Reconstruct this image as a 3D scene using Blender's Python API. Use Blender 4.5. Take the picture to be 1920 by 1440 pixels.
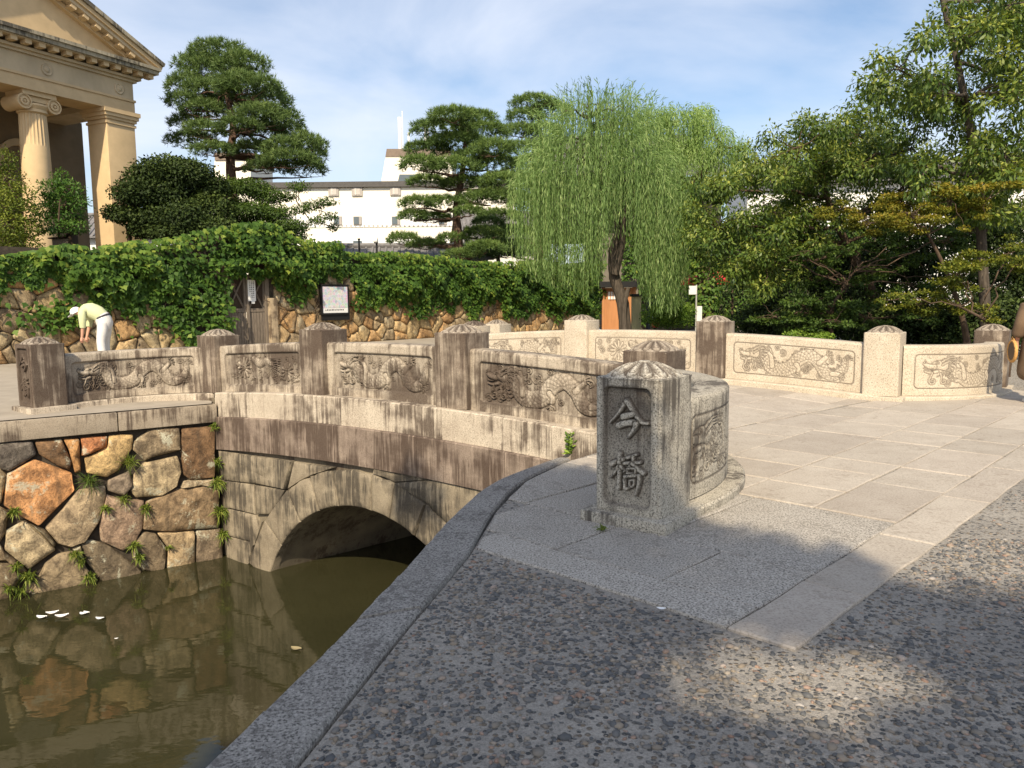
import bpy, bmesh, math, random
import numpy as np
from mathutils import Vector, Matrix
from mathutils.geometry import tessellate_polygon

for o in list(bpy.data.objects): bpy.data.objects.remove(o, do_unlink=True)
scene = bpy.context.scene
COL = scene.collection
random.seed(7); RNG = np.random.default_rng(7)

# ---------------------------------------------------------------- camera
F = 1442.0; H = 1.5; PITCH = math.atan(159/1442); ROLL = math.radians(0.57)
cp, sp = math.cos(PITCH), math.sin(PITCH)
cf = np.array([0, cp, -sp]); r0 = np.array([1., 0, 0]); u0 = np.array([0, sp, cp])
cr = r0*math.cos(ROLL)-u0*math.sin(ROLL); cu = u0*math.cos(ROLL)+r0*math.sin(ROLL)
CP = np.array([0, 0, H])
cd = bpy.data.cameras.new('camera'); cam = bpy.data.objects.new('camera', cd); COL.objects.link(cam)
cd.sensor_width = 36; cd.lens = F/1920*36; cd.clip_start = .05; cd.clip_end = 3000
M = Matrix.Identity(4)
for i in range(3):
    M[i][0] = cr[i]; M[i][1] = cu[i]; M[i][2] = -cf[i]; M[i][3] = CP[i]
cam.matrix_world = M
scene.camera = cam
def ray(x, y): return cf+cr*(x-960)/F-cu*(y-720)/F
def at_z(x, y, z=0.):
    d = ray(x, y); return CP+d*((z-H)/d[2])
def at_plane(x, y, p, n):
    d = ray(x, y); p = np.array([p[0], p[1], 0.]); n = np.array([n[0], n[1], 0.])
    return CP+d*(((p-CP)@n)/(d@n))
def at_d(x, y, dist):
    d = ray(x, y); return CP+d*(dist/d[1])

# ---------------------------------------------------------------- sky, sun, exposure
SUN_EL = 40.0; SUN_H = np.array([-0.18, -0.984]); SUN_H = SUN_H/np.linalg.norm(SUN_H)
SUN = np.array([SUN_H[0]*math.cos(math.radians(SUN_EL)), SUN_H[1]*math.cos(math.radians(SUN_EL)), math.sin(math.radians(SUN_EL))])
w = bpy.data.worlds.new('World'); scene.world = w; w.use_nodes = True
nt = w.node_tree; nt.nodes.clear()
def wn(t): return nt.nodes.new(t)
out = wn('ShaderNodeOutputWorld'); bg = wn('ShaderNodeBackground'); sky = wn('ShaderNodeTexSky')
sky.sky_type = 'NISHITA'; sky.sun_disc = False
sky.sun_elevation = math.radians(SUN_EL); sky.sun_rotation = math.atan2(SUN_H[0], SUN_H[1])
sky.air_density = 1.0; sky.dust_density = 1.6; sky.ozone_density = 1.5
tc = wn('ShaderNodeTexCoord'); mp = wn('ShaderNodeMapping'); mp.inputs['Scale'].default_value = (1.0, 1.0, 2.6)
mp.inputs['Location'].default_value = (0.35, 0.1, 0.2)
nz = wn('ShaderNodeTexNoise'); nz.inputs['Scale'].default_value = 2.3; nz.inputs['Detail'].default_value = 7; nz.inputs['Roughness'].default_value = .52
nz.inputs['Distortion'].default_value = .35
rp = wn('ShaderNodeValToRGB'); rp.color_ramp.elements[0].position = .38; rp.color_ramp.elements[1].position = .70
rp.color_ramp.elements[0].color = (0, 0, 0, 1); rp.color_ramp.elements[1].color = (.85, .85, .85, 1)
mx = wn('ShaderNodeMix'); mx.data_type = 'RGBA'
mx.inputs[7].default_value = (5.7, 6.0, 6.7, 1)      # thin white cloud, same units as the sky texture
nt.links.new(tc.outputs['Generated'], mp.inputs[0]); nt.links.new(mp.outputs[0], nz.inputs['Vector'])
nt.links.new(nz.outputs[0], rp.inputs[0]); nt.links.new(rp.outputs[0], mx.inputs[0])
nt.links.new(sky.outputs[0], mx.inputs[6]); nt.links.new(mx.outputs[2], bg.inputs[0]); nt.links.new(bg.outputs[0], out.inputs[0])
bg.inputs[1].default_value = 0.125
sd = bpy.data.lights.new('sun', 'SUN'); so = bpy.data.objects.new('sun', sd); COL.objects.link(so)
sd.energy = 4.6; sd.angle = math.radians(.53); sd.color = (1, .855, .64)
so.location = (0, -10, 30); so.rotation_euler = Vector(SUN).to_track_quat('Z', 'Y').to_euler()
vs = scene.view_settings; vs.view_transform = 'Standard'; vs.look = 'None'; vs.gamma = 1; vs.use_curve_mapping = False
vs.exposure = 0.45

# ---------------------------------------------------------------- mesh helpers
WL = {}
def tag(o, label=None, cat=None, group=None, kind=None):
    if label: o['label'] = label
    if cat: o['category'] = cat
    if group: o['group'] = group
    if kind: o['kind'] = kind
    return o
def empty(name, loc):
    o = bpy.data.objects.new(name, None); COL.objects.link(o); o.location = Vector([float(v) for v in loc]); o.empty_display_size = .2
    WL[o.name] = Vector(o.location); return o
def put(name, me, loc, parent=None, rotz=0., scale=None):
    o = bpy.data.objects.new(name, me); COL.objects.link(o); o.location = Vector([float(v) for v in loc]); WL[o.name] = Vector(o.location)
    if rotz: o.rotation_euler[2] = rotz
    if scale: o.scale = scale
    if parent is not None:
        o.parent = parent; o.matrix_parent_inverse = Matrix.Translation(-WL[parent.name])
    return o
def mesh(name, V, Fs, mat=None, smooth=False, fattr=None, vattr=None):
    V = np.asarray(V, dtype=np.float32); me = bpy.data.meshes.new(name)
    if isinstance(Fs, np.ndarray):
        k = Fs.shape[1]; nf = Fs.shape[0]
        me.vertices.add(len(V)); me.vertices.foreach_set('co', V.ravel())
        me.loops.add(nf*k); me.loops.foreach_set('vertex_index', Fs.astype(np.int32).ravel())
        me.polygons.add(nf); me.polygons.foreach_set('loop_start', np.arange(0, nf*k, k, dtype=np.int32))
        me.polygons.foreach_set('loop_total', np.full(nf, k, dtype=np.int32))
    else:
        me.from_pydata([tuple(float(c) for c in v) for v in V], [], [tuple(int(i) for i in f) for f in Fs])
    me.update(calc_edges=True)
    if smooth: me.polygons.foreach_set('use_smooth', np.ones(len(me.polygons), dtype=bool))
    for d, dom in ((fattr, 'FACE'), (vattr, 'POINT')):
        if d:
            for kk, vv in d.items():
                at = me.attributes.new(kk, 'FLOAT', dom); at.data.foreach_set('value', np.asarray(vv, dtype=np.float32))
    if mat: me.materials.append(mat)
    return me
def mk(name, V, Fs, mat, parent=None, smooth=False, fattr=None, vattr=None, sharp=None):
    V = np.asarray(V, dtype=np.float64)
    c = np.array([V[:, 0].mean(), V[:, 1].mean(), V[:, 2].min()])
    me = mesh(name, V-c, Fs, mat, smooth, fattr, vattr)
    if sharp is not None: me.set_sharp_from_angle(angle=math.radians(sharp))
    return put(name, me, c, parent)
class MB:
    """collects boxes, prisms and tubes into one mesh"""
    def __init__(s): s.V = []; s.F = []
    def add(s, V, Fs):
        b = len(s.V); s.V += [tuple(float(c) for c in v) for v in V]; s.F += [tuple(int(i)+b for i in f) for f in Fs]; return s
    def box(s, o, ex, ey, ez):
        o, ex, ey, ez = [np.asarray(q, float) for q in (o, ex, ey, ez)]
        V = [o, o+ex, o+ex+ey, o+ey, o+ez, o+ex+ez, o+ex+ey+ez, o+ey+ez]
        Fs = [(0, 3, 2, 1), (4, 5, 6, 7), (0, 1, 5, 4), (1, 2, 6, 5), (2, 3, 7, 6), (3, 0, 4, 7)]
        if np.dot(np.cross(ex, ey), ez) < 0: Fs = [f[::-1] for f in Fs]
        return s.add(V, Fs)
    def prism(s, pts, ez):
        """pts: 3D polygon, extruded along ez"""
        pts = [np.asarray(p, float) for p in pts]; ez = np.asarray(ez, float); n = len(pts)
        nn = np.zeros(3)
        for i in range(n): nn += np.cross(pts[i]-pts[0], pts[(i+1) % n]-pts[0])
        if np.dot(nn, ez) < 0: pts = pts[::-1]
        V = pts+[p+ez for p in pts]
        Fs = [tuple(range(n))[::-1], tuple(range(n, 2*n))]+[(i, (i+1) % n, n+(i+1) % n, n+i) for i in range(n)]
        return s.add(V, Fs)
    def tube(s, pts, rad, k=8, cap=True, wob=0.):
        pts = [np.asarray(p, float) for p in pts]
        if np.isscalar(rad): rad = [rad]*len(pts)
        V = []; up = np.array([0.31, .22, .92])
        for i, p in enumerate(pts):
            d = pts[min(i+1, len(pts)-1)]-pts[max(i-1, 0)]; d = d/(np.linalg.norm(d)+1e-9)
            x = np.cross(d, up); x = x/(np.linalg.norm(x)+1e-9); y = np.cross(d, x)
            for j in range(k):
                a = 2*math.pi*j/k; rr = rad[i]*(1+wob*random.uniform(-1, 1))
                V.append(p+x*math.cos(a)*rr+y*math.sin(a)*rr)
        Fs = []
        for i in range(len(pts)-1):
            for j in range(k):
                Fs.append((i*k+j, i*k+(j+1) % k, (i+1)*k+(j+1) % k, (i+1)*k+j))
        if cap: Fs += [tuple(range(k)), tuple(range((len(pts)-1)*k, len(pts)*k))[::-1]]
        return s.add(V, Fs)
    def lathe(s, c, prof, k=24, axis=None):
        c = np.asarray(c, float); V = []
        for (r, z) in prof:
            for j in range(k):
                a = 2*math.pi*j/k; V.append(c+np.array([r*math.cos(a), r*math.sin(a), z]))
        Fs = []
        for i in range(len(prof)-1):
            for j in range(k): Fs.append((i*k+j, i*k+(j+1) % k, (i+1)*k+(j+1) % k, (i+1)*k+j))
        Fs += [tuple(range(k))[::-1], tuple(range((len(prof)-1)*k, len(prof)*k))]
        return s.add(V, Fs)
    def build(s, name, mat, parent=None, smooth=False, bevel=0., sharp=None):
        o = mk(name, np.array(s.V), s.F, mat, parent, smooth)
        if bevel:
            bm = bmesh.new(); bm.from_mesh(o.data); 
            bmesh.ops.bevel(bm, geom=list(bm.edges), offset=bevel, segments=2, profile=.6, affect='EDGES', clamp_overlap=True)
            bm.to_mesh(o.data); bm.free()
            o.data.polygons.foreach_set('use_smooth', np.ones(len(o.data.polygons), dtype=bool)); o.data.set_sharp_from_angle(angle=math.radians(50))
        if smooth or sharp:
            o.data.polygons.foreach_set('use_smooth', np.ones(len(o.data.polygons), dtype=bool)); o.data.set_sharp_from_angle(angle=math.radians(sharp or 45))
        return o
def poly_sheet(pts3, up=True):
    tri = tessellate_polygon([[Vector([float(c) for c in p]) for p in pts3]])
    Fs = []
    for t in tri:
        a, b, c = [np.asarray(pts3[i], float) for i in t]
        nz_ = np.cross(b-a, c-a)[2]
        Fs.append(tuple(t) if (nz_ > 0) == up else tuple(t)[::-1])
    return Fs
def bez(p0, p1, p2, n):
    p0, p1, p2 = [np.asarray(q, float) for q in (p0, p1, p2)]
    return [(1-t)**2*p0+2*t*(1-t)*p1+t*t*p2 for t in np.linspace(0, 1, n)]
def v3(p, z): return np.array([p[0], p[1], z], float)
def unit(v): v = np.asarray(v, float); return v/np.linalg.norm(v)

# ---------------------------------------------------------------- materials
class NT:
    def __init__(s, name):
        s.m = bpy.data.materials.new(name); s.m.use_nodes = True; s.t = s.m.node_tree; s.t.nodes.clear()
        s.o = s.n('ShaderNodeOutputMaterial'); s._pos = None
    def n(s, t): return s.t.nodes.new(t)
    def l(s, a, b): s.t.links.new(a, b)
    def pos(s, scale=(1, 1, 1), rnd=False):
        if s._pos is None: s._pos = s.n('ShaderNodeNewGeometry')
        mp = s.n('ShaderNodeMapping'); s.l(s._pos.outputs['Position'], mp.inputs[0]); mp.inputs['Scale'].default_value = scale
        if rnd:
            oi = s.n('ShaderNodeObjectInfo'); cx = s.n('ShaderNodeCombineXYZ')
            for i in range(3): s.l(s.math('MULTIPLY', oi.outputs['Random'], 37.+11*i), cx.inputs[i])
            s.l(cx.outputs[0], mp.inputs['Location'])
        return mp.outputs[0]
    def noise(s, scale, vec=None, detail=3, rough=.55, dist=0.):
        k = s.n('ShaderNodeTexNoise'); k.inputs['Scale'].default_value = scale; k.inputs['Detail'].default_value = detail
        k.inputs['Roughness'].default_value = rough; k.inputs['Distortion'].default_value = dist
        s.l(vec if vec is not None else s.pos(), k.inputs['Vector']); return k.outputs[0]
    def voro(s, scale, vec=None, feat='F1', out='Distance', rand=1.):
        k = s.n('ShaderNodeTexVoronoi'); k.feature = feat; k.inputs['Scale'].default_value = scale; k.inputs['Randomness'].default_value = rand
        s.l(vec if vec is not None else s.pos(), k.inputs['Vector']); return k.outputs[out]
    def ramp(s, fac, stops):
        k = s.n('ShaderNodeValToRGB'); e = k.color_ramp.elements
        while len(e) < len(stops): e.new(.5)
        for i, (p, c) in enumerate(stops):
            e[i].position = p; c = (c, c, c) if np.isscalar(c) else c; e[i].color = (*c, 1)
        s.l(fac, k.inputs[0]); return k.outputs[0]
    def mix(s, fac, a, b, mode='MIX'):
        k = s.n('ShaderNodeMix'); k.data_type = 'RGBA'; k.blend_type = mode; k.clamp_factor = True
        for inp, v in ((k.inputs[0], fac), (k.inputs[6], a), (k.inputs[7], b)):
            if hasattr(v, 'links') or hasattr(v, 'is_output'): s.l(v, inp)
            elif np.isscalar(v): inp.default_value = v
            else: inp.default_value = (*v, 1)
        return k.outputs[2]
    def math(s, op, a, b=None):
        k = s.n('ShaderNodeMath'); k.operation = op; k.use_clamp = False
        for inp, v in ((k.inputs[0], a), (k.inputs[1], b)):
            if v is None: continue
            if np.isscalar(v): inp.default_value = v
            else: s.l(v, inp)
        return k.outputs[0]
    def attr(s, name, out='Fac'):
        k = s.n('ShaderNodeAttribute'); k.attribute_name = name; return k.outputs[out]
    def bump(s, h, strength=.3, dist=.01):
        k = s.n('ShaderNodeBump'); k.inputs['Strength'].default_value = strength; k.inputs['Distance'].default_value = dist
        s.l(h, k.inputs['Height']); return k.outputs[0]
    def done(s, col, rough=.85, bump=None, spec=.3, metal=0., trans=None):
        p = s.n('ShaderNodeBsdfPrincipled')
        if np.isscalar(rough): p.inputs['Roughness'].default_value = rough
        else: s.l(rough, p.inputs['Roughness'])
        p.inputs['Specular IOR Level'].default_value = spec; p.inputs['Metallic'].default_value = metal
        if hasattr(col, 'is_output'): s.l(col, p.inputs['Base Color'])
        else: p.inputs['Base Color'].default_value = (*col, 1)
        if bump is not None: s.l(bump, p.inputs['Normal'])
        last = p.outputs[0]
        if trans:
            tr = s.n('ShaderNodeBsdfTranslucent'); ms = s.n('ShaderNodeMixShader'); ms.inputs[0].default_value = trans[0]
            tc_ = s.mix(1., col, trans[1], 'MULTIPLY'); s.l(tc_, tr.inputs[0]); s.l(last, ms.inputs[1]); s.l(tr.outputs[0], ms.inputs[2]); last = ms.outputs[0]
        s.l(last, s.o.inputs[0]); return s.m

def granite(name, light, dark, stain=.5, speck=.35, stain_col=(.062, .042, .031), pale=.0, scale=1., flat=False, dirt=False, hs=72, tone=0.):
    k = NT(name); p = k.pos()
    sp1 = k.noise(hs, p, 2, .7); sp2 = k.noise(3.2*scale, p, 5, .6)
    base = k.mix(k.ramp(sp2, [(.36, 0), (.66, 1)]), light, dark)
    base = k.mix(k.math('MULTIPLY', k.ramp(sp1, [(.34, 1), (.47, 0)]), speck*1.7), base, tuple(c*.30 for c in light))
    base = k.mix(k.math('MULTIPLY', k.ramp(sp1, [(.54, 0), (.68, 1)]), speck), base, tuple(min(1, c*1.45) for c in light))
    if stain > 0:
        if flat:
            sv = k.noise(2.6, k.pos((1, 1, 1)), 9, .75, .4); msk = k.noise(23, p, 5, .7)
        else:
            sv = k.math('ADD', k.math('MULTIPLY', k.noise(1.0, k.pos((13, 13, .75)), 6, .68), .72), k.math('MULTIPLY', k.noise(1.0, k.pos((60, 60, 3.)), 4, .6), .28)); msk = k.noise(1.3, k.pos((1, 1, 1.3)), 4, .6)
        a = k.ramp(k.math('ADD', k.math('MULTIPLY', sv, .55), k.math('MULTIPLY', msk, .55)), [(.605-.13*stain, 0), (.675-.11*stain, 1)])
        grain = k.math('ADD', .72, k.math('MULTIPLY', k.ramp(sp1, [(.35, 0), (.6, 1)]), .28))
        base = k.mix(k.math('MULTIPLY', k.math('MULTIPLY', a, .93), grain), base, stain_col)
    if pale > 0:
        pl = k.noise(1.0, k.pos((16, 16, .9)), 3, .6)
        base = k.mix(k.math('MULTIPLY', k.ramp(pl, [(.6, 0), (.7, 1)]), pale), base, tuple(min(.8, c*1.5) for c in light))
    if tone > 0:
        oi = k.n('ShaderNodeObjectInfo'); v = k.math('ADD', 1-tone*.5, k.math('MULTIPLY', oi.outputs['Random'], tone)); cx = k.n('ShaderNodeCombineXYZ')
        for i in range(3): k.l(v, cx.inputs[i])
        base = k.mix(1., base, cx.outputs[0], 'MULTIPLY')
    if dirt:
        base = k.mix(k.math('MULTIPLY', k.attr('dirt'), .9), base, (.055, .040, .030))
    bh = k.math('ADD', k.math('MULTIPLY', sp1, .6), k.math('MULTIPLY', k.noise(35, p, 3), .9))
    return k.done(base, .88, k.bump(bh, .35, .006), .25)
G_OUT = granite('granite_weathered', (.46, .40, .315), (.34, .285, .22), .78, .38, dirt=True)
G_POST = granite('granite_post_streaked', (.38, .32, .25), (.22, .175, .135), 1.05, .34, dirt=True)
G_IN = granite('granite_clean', (.52, .455, .36), (.44, .375, .285), 0, .45, dirt=True)
G_NEAR = granite('granite_speckled', (.43, .395, .325), (.37, .335, .27), .50, .85, dirt=True, stain_col=(.055, .045, .038), hs=92)
G_BAND = granite('granite_ledge', (.50, .435, .345), (.38, .32, .25), .52, .38, pale=.35)
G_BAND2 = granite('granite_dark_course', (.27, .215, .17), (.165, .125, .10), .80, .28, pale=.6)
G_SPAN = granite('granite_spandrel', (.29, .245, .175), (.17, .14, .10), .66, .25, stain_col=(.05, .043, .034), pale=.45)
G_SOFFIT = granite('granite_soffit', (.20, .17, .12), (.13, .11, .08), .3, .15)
G_KERB = granite('granite_kerb', (.27, .255, .23), (.215, .20, .18), .15, .85, stain_col=(.11, .10, .09), flat=True, hs=85)
G_SLAB = granite('granite_slab', (.42, .375, .315), (.37, .325, .27), .10, .26, stain_col=(.28, .24, .195), flat=True, tone=.22)
G_SLAB2 = granite('granite_slab_grey', (.395, .35, .295), (.345, .30, .25), .10, .26, stain_col=(.27, .23, .185), flat=True, tone=.22)
G_SLABN = granite('granite_slab_speckled', (.385, .355, .31), (.34, .31, .265), .12, .85, stain_col=(.22, .2, .17), flat=True, tone=.12, hs=85)
G_COPE = granite('granite_coping', (.36, .305, .235), (.29, .24, .18), .42, .28)

def rubble(name, lichen=.5):
    k = NT(name); oi = k.n('ShaderNodeObjectInfo'); p = k.pos()
    n1 = k.noise(6.5, p, 9, .70, .5); n2 = k.noise(42, p, 5, .68); n3 = k.noise(2.4, k.pos((1, 1, 1.), True), 5, .65, .5)
    b = k.mix(k.ramp(n1, [(.36, 0), (.62, 1)]), k.mix(1., oi.outputs['Color'], (.40, .36, .33), 'MULTIPLY'), k.mix(1., oi.outputs['Color'], (1.35, 1.25, 1.1), 'MULTIPLY'))
    b = k.mix(k.math('MULTIPLY', k.ramp(n2, [(.36, 1), (.5, 0)]), .5), b, (.06, .05, .04))
    b = k.mix(k.math('MULTIPLY', k.ramp(k.math('ADD', k.math('MULTIPLY', n3, .8), k.math('MULTIPLY', n2, .22)), [(.565, 0), (.615, 1)]), lichen), b, (.50, .49, .37))
    b = k.mix(k.math('MULTIPLY', k.ramp(k.noise(1.0, k.pos((9, 9, .8)), 3), [(.55, 0), (.72, 1)]), .5), b, (.07, .055, .04))
    h = k.math('ADD', k.math('MULTIPLY', n1, 1.), k.math('MULTIPLY', n2, .35))
    return k.done(b, .9, k.bump(h, .9, .035), .2)
RUB = rubble('rubble_stone', .75); RUBW = rubble('wall_rubble_stone', .25)
def simple(name, col, rough=.8, var=.15, scale=8., spec=.3, bumps=.0, metal=0., stretch=(1, 1, 1)):
    k = NT(name); n1 = k.noise(scale, k.pos(stretch), 5, .6)
    b = k.mix(k.ramp(n1, [(.3, 0), (.7, 1)]), tuple(c*(1-var) for c in col), tuple(min(1, c*(1+var)) for c in col))
    return k.done(b, rough, k.bump(n1, bumps, .01) if bumps else None, spec, metal)
MORTAR = simple('dark_joint_earth', (.055, .045, .033), .95, .4, 14)
def foliage(name, c0, c1, c2, tr=.30, tint=(1.25, 1.25, .55), rough=.55, spec=.25):
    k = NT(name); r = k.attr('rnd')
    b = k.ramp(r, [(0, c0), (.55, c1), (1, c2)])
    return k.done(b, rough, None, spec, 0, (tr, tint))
L_PINE = foliage('pine_needles', (0.042, 0.075, 0.0252), (0.098, 0.1562, 0.0448), (0.175, 0.2438, 0.07), .18)
L_PINE2 = foliage('pine_needles_bright', (0.0438, 0.0805, 0.0225), (0.1063, 0.1725, 0.0438), (0.1875, 0.2645, 0.0625), .18)
L_IVY = foliage('ivy_leaf', (.028, .066, .012), (.085, .165, .024), (.255, .315, .050), .30)
L_DARK = foliage('evergreen_leaf', (.014, .026, .008), (.034, .056, .014), (.085, .120, .028), .12, rough=.6, spec=.18)
L_MAPLE = foliage('maple_leaf', (.030, .060, .012), (.060, .105, .018), (.110, .165, .026), .28)
L_MAPY = foliage('maple_leaf_yellow', (.090, .110, .012), (.190, .185, .020), (.300, .215, .030), .32)
L_SHRUB = foliage('shrub_leaf_olive', (.055, .085, .012), (.130, .170, .022), (.230, .255, .040), .3)
L_WILLOW = foliage('willow_leaf', (.085, .155, .040), (.205, .315, .105), (.40, .50, .21), .38)
L_WILLOW2 = foliage('willow_leaf_fresh', (.12, .21, .05), (.26, .38, .115), (.44, .54, .21), .38)
L_CHERRY = foliage('cherry_leaf', (0.039, 0.0793, 0.0144), (0.1235, 0.183, 0.0312), (0.351, 0.3782, 0.078), .30, rough=.45, spec=.35)
L_BUSH = foliage('bush_leaf_bright', (.060, .125, .015), (.150, .250, .030), (.280, .380, .060), .3)
L_WEED = foliage('weed_blade', (.080, .120, .020), (.160, .220, .035), (.300, .330, .070), .3)
BARK = simple('bark', (.085, .060, .042), .95, .5, 9, .1, .8, stretch=(3, 3, .6))
BARKP = simple('pine_bark', (.115, .075, .055), .95, .5, 10, .1, .8, stretch=(3, 3, .8))
BARKW = simple('willow_bark', (.080, .066, .052), .95, .5, 9, .1, .8, stretch=(3, 3, .5))
# ---------------------------------------------------------------- plan of the place (metres)
A_ = unit([-.804, .595]); N_ = unit([.595, .804])           # along the bridge / across it, away from the camera
P2 = np.array([1.45, 7.79]); SPAN = 2.55
PP = {2+k: P2+A_*SPAN*k for k in range(4)}; PP[1] = np.array([.89, 5.14]); PP[6] = np.array([-6.84, 11.15])
DQ = np.array([3.94, 3.31])
QQ = {2+k: PP[2+k]+DQ for k in range(4)}; QQ[1] = np.array([7.76, 12.41]); QQ[6] = np.array([-.33, 18.0])
WATER = -2.52
def s_of(p): return float((np.asarray(p[:2])-P2)@A_)
def s_ofq(p): return float((np.asarray(p[:2])-QQ[2])@A_)
def zdeck(p):
    q = np.asarray(p[:2], float)-P2
    n_ = q@N_; s = q@A_+n_*(-(DQ@A_)/(DQ@N_))       # skew the crown line with the bridge
    return max(0., .13-.15*((s-3.82)/3.82)**2)
def zbase_s(s): return max(.075, .225-.15*((s-3.82)/3.82)**2)
T_W = np.array([math.sin(math.radians(40)), math.cos(math.radians(40))]); N_W = np.array([T_W[1], -T_W[0]])
W0 = at_z(20, 682, .2)[:2]
def wallp(t, off=0.): return W0+T_W*t+N_W*off

# ---------------------------------------------------------------- ground and water
kg = NT('pebble_concrete'); p_ = kg.pos()
n1 = kg.noise(30, p_, 5, .65); n2 = kg.noise(1.1, p_, 5, .6)
v1 = kg.voro(34, p_, 'F1', 'Distance'); vc = kg.voro(34, p_, 'F1', 'Color')
cb = kg.mix(kg.ramp(n2, [(.35, 0), (.65, 1)]), (.30, .275, .24), (.40, .365, .315))
cb = kg.mix(kg.math('MULTIPLY', kg.ramp(n1, [(.35, 1), (.55, 0)]), .45), cb, (.12, .115, .105))
peb = kg.ramp(kg.noise(21, vc, 0), [(.3, (.055, .06, .065)), (.5, (.16, .15, .13)), (.62, (.24, .18, .12)), (.75, (.08, .08, .08))])
cb = kg.mix(kg.ramp(v1, [(.30, 1), (.38, 0)]), cb, peb)
fg = kg.noise(95, p_, 4, .75); cb = kg.mix(kg.math('MULTIPLY', kg.ramp(fg, [(.38, 1), (.50, 0)]), .42), cb, (.10, .098, .092)); cb = kg.mix(kg.math('MULTIPLY', kg.ramp(fg, [(.54, 0), (.64, 1)]), .40), cb, (.46, .43, .38))
CONC = kg.done(cb, .9, kg.bump(kg.math('ADD', kg.math('ADD', n1, fg), kg.ramp(v1, [(.2, 1), (.4, 0)])), .8, .012), .2)
STREET = simple('street_paving', (.33, .29, .235), .9, .12, 3, .2, .3)
EARTH = simple('garden_earth', (.10, .085, .06), .95, .3, 4, .1, .4)

E_ = [np.array(q, float) for q in [(-20, -300), (-20, -8), (-12, 5), (-7.2, 10.05), (-4.66, 11.82), (-4.95, 12.6), (-1.1, 15.95), (-.48, 15.95), (-.1, 18.1), (6.5, 25.5)]]
Wt = [-300, -30, -12, -2, 1.5, 1.8, 8.5, 9.2, 11, 22]
V = []; Fs = []
for i, (e_, t_) in enumerate(zip(E_, Wt)):
    V += [v3(e_, -.06 if i not in (5, 6) else -.02), v3(wallp(t_), .2)]
for i in range(len(E_)-1):
    f = (2*i, 2*i+2, 2*i+3, 2*i+1); Fs.append(f)
g = mk('street', V, Fs, STREET); tag(g, 'pale street between the canal and the garden wall', kind='structure')
pts = [v3(wallp(t_), .19) for t_ in Wt]+[v3((700, 900), .19), v3((-700, 900), .19), v3((-700, -300), .19)]
g = mk('garden_ground', pts, poly_sheet(pts), EARTH); tag(g, 'planted garden soil behind the wall', kind='structure')
kin = [(-4.6, -40), (-2.7, -8), (-1.3, -.5), (-.70, 2.34), (-.48, 3.4), (-.26, 4.37), (-.12, 5.33), (.10, 6.2), (.55, 7.05)]
kout = [(-4.9, -40), (-3.0, -8), (-1.6, -.5), (-.98, 2.34), (-.76, 3.3), (-.60, 4.1), (-.40, 5.2), (-.12, 6.2), (.45, 7.13)]
pts = [v3(q, 0) for q in kin]+[v3(q, 0) for q in [P2+A_*.25-N_*.2, P2+A_*.25+DQ+N_*.3, (12.7, 21.), (6.5, 25.5)]]+[v3(wallp(22), 0.), v3((700, 900), 0), v3((700, -300), 0), v3((-4.6, -300), 0)]
g = mk('near_bank', pts, poly_sheet(pts), CONC); tag(g, 'exposed pebble concrete of the near bank', kind='structure')

kw = NT('canal_water'); pw = kw.pos((1, 1, 1))
rip = kw.math('ADD', kw.math('MULTIPLY', kw.noise(2.2, kw.pos((1, 1.6, 1)), 2, .5), 1.), kw.math('MULTIPLY', kw.noise(9, kw.pos((1, 1.8, 1)), 2, .5), .18))
bw = kw.mix(kw.ramp(kw.noise(.5, pw, 3), [(.35, 0), (.65, 1)]), (.028, .027, .012), (.036, .034, .015))
WMAT = kw.done(bw, .035, kw.bump(rip, .10, .03), .5)
pts = [v3(q, WATER) for q in [(-80, -60), (2.5, -60), (2.5, 4.5), (14, 12), (14, 26), (-6, 26), (-6, 14), (-30, 8)]]
g = mk('water', pts, poly_sheet(pts), WMAT); tag(g, 'murky olive canal water', kind='structure')

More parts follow.
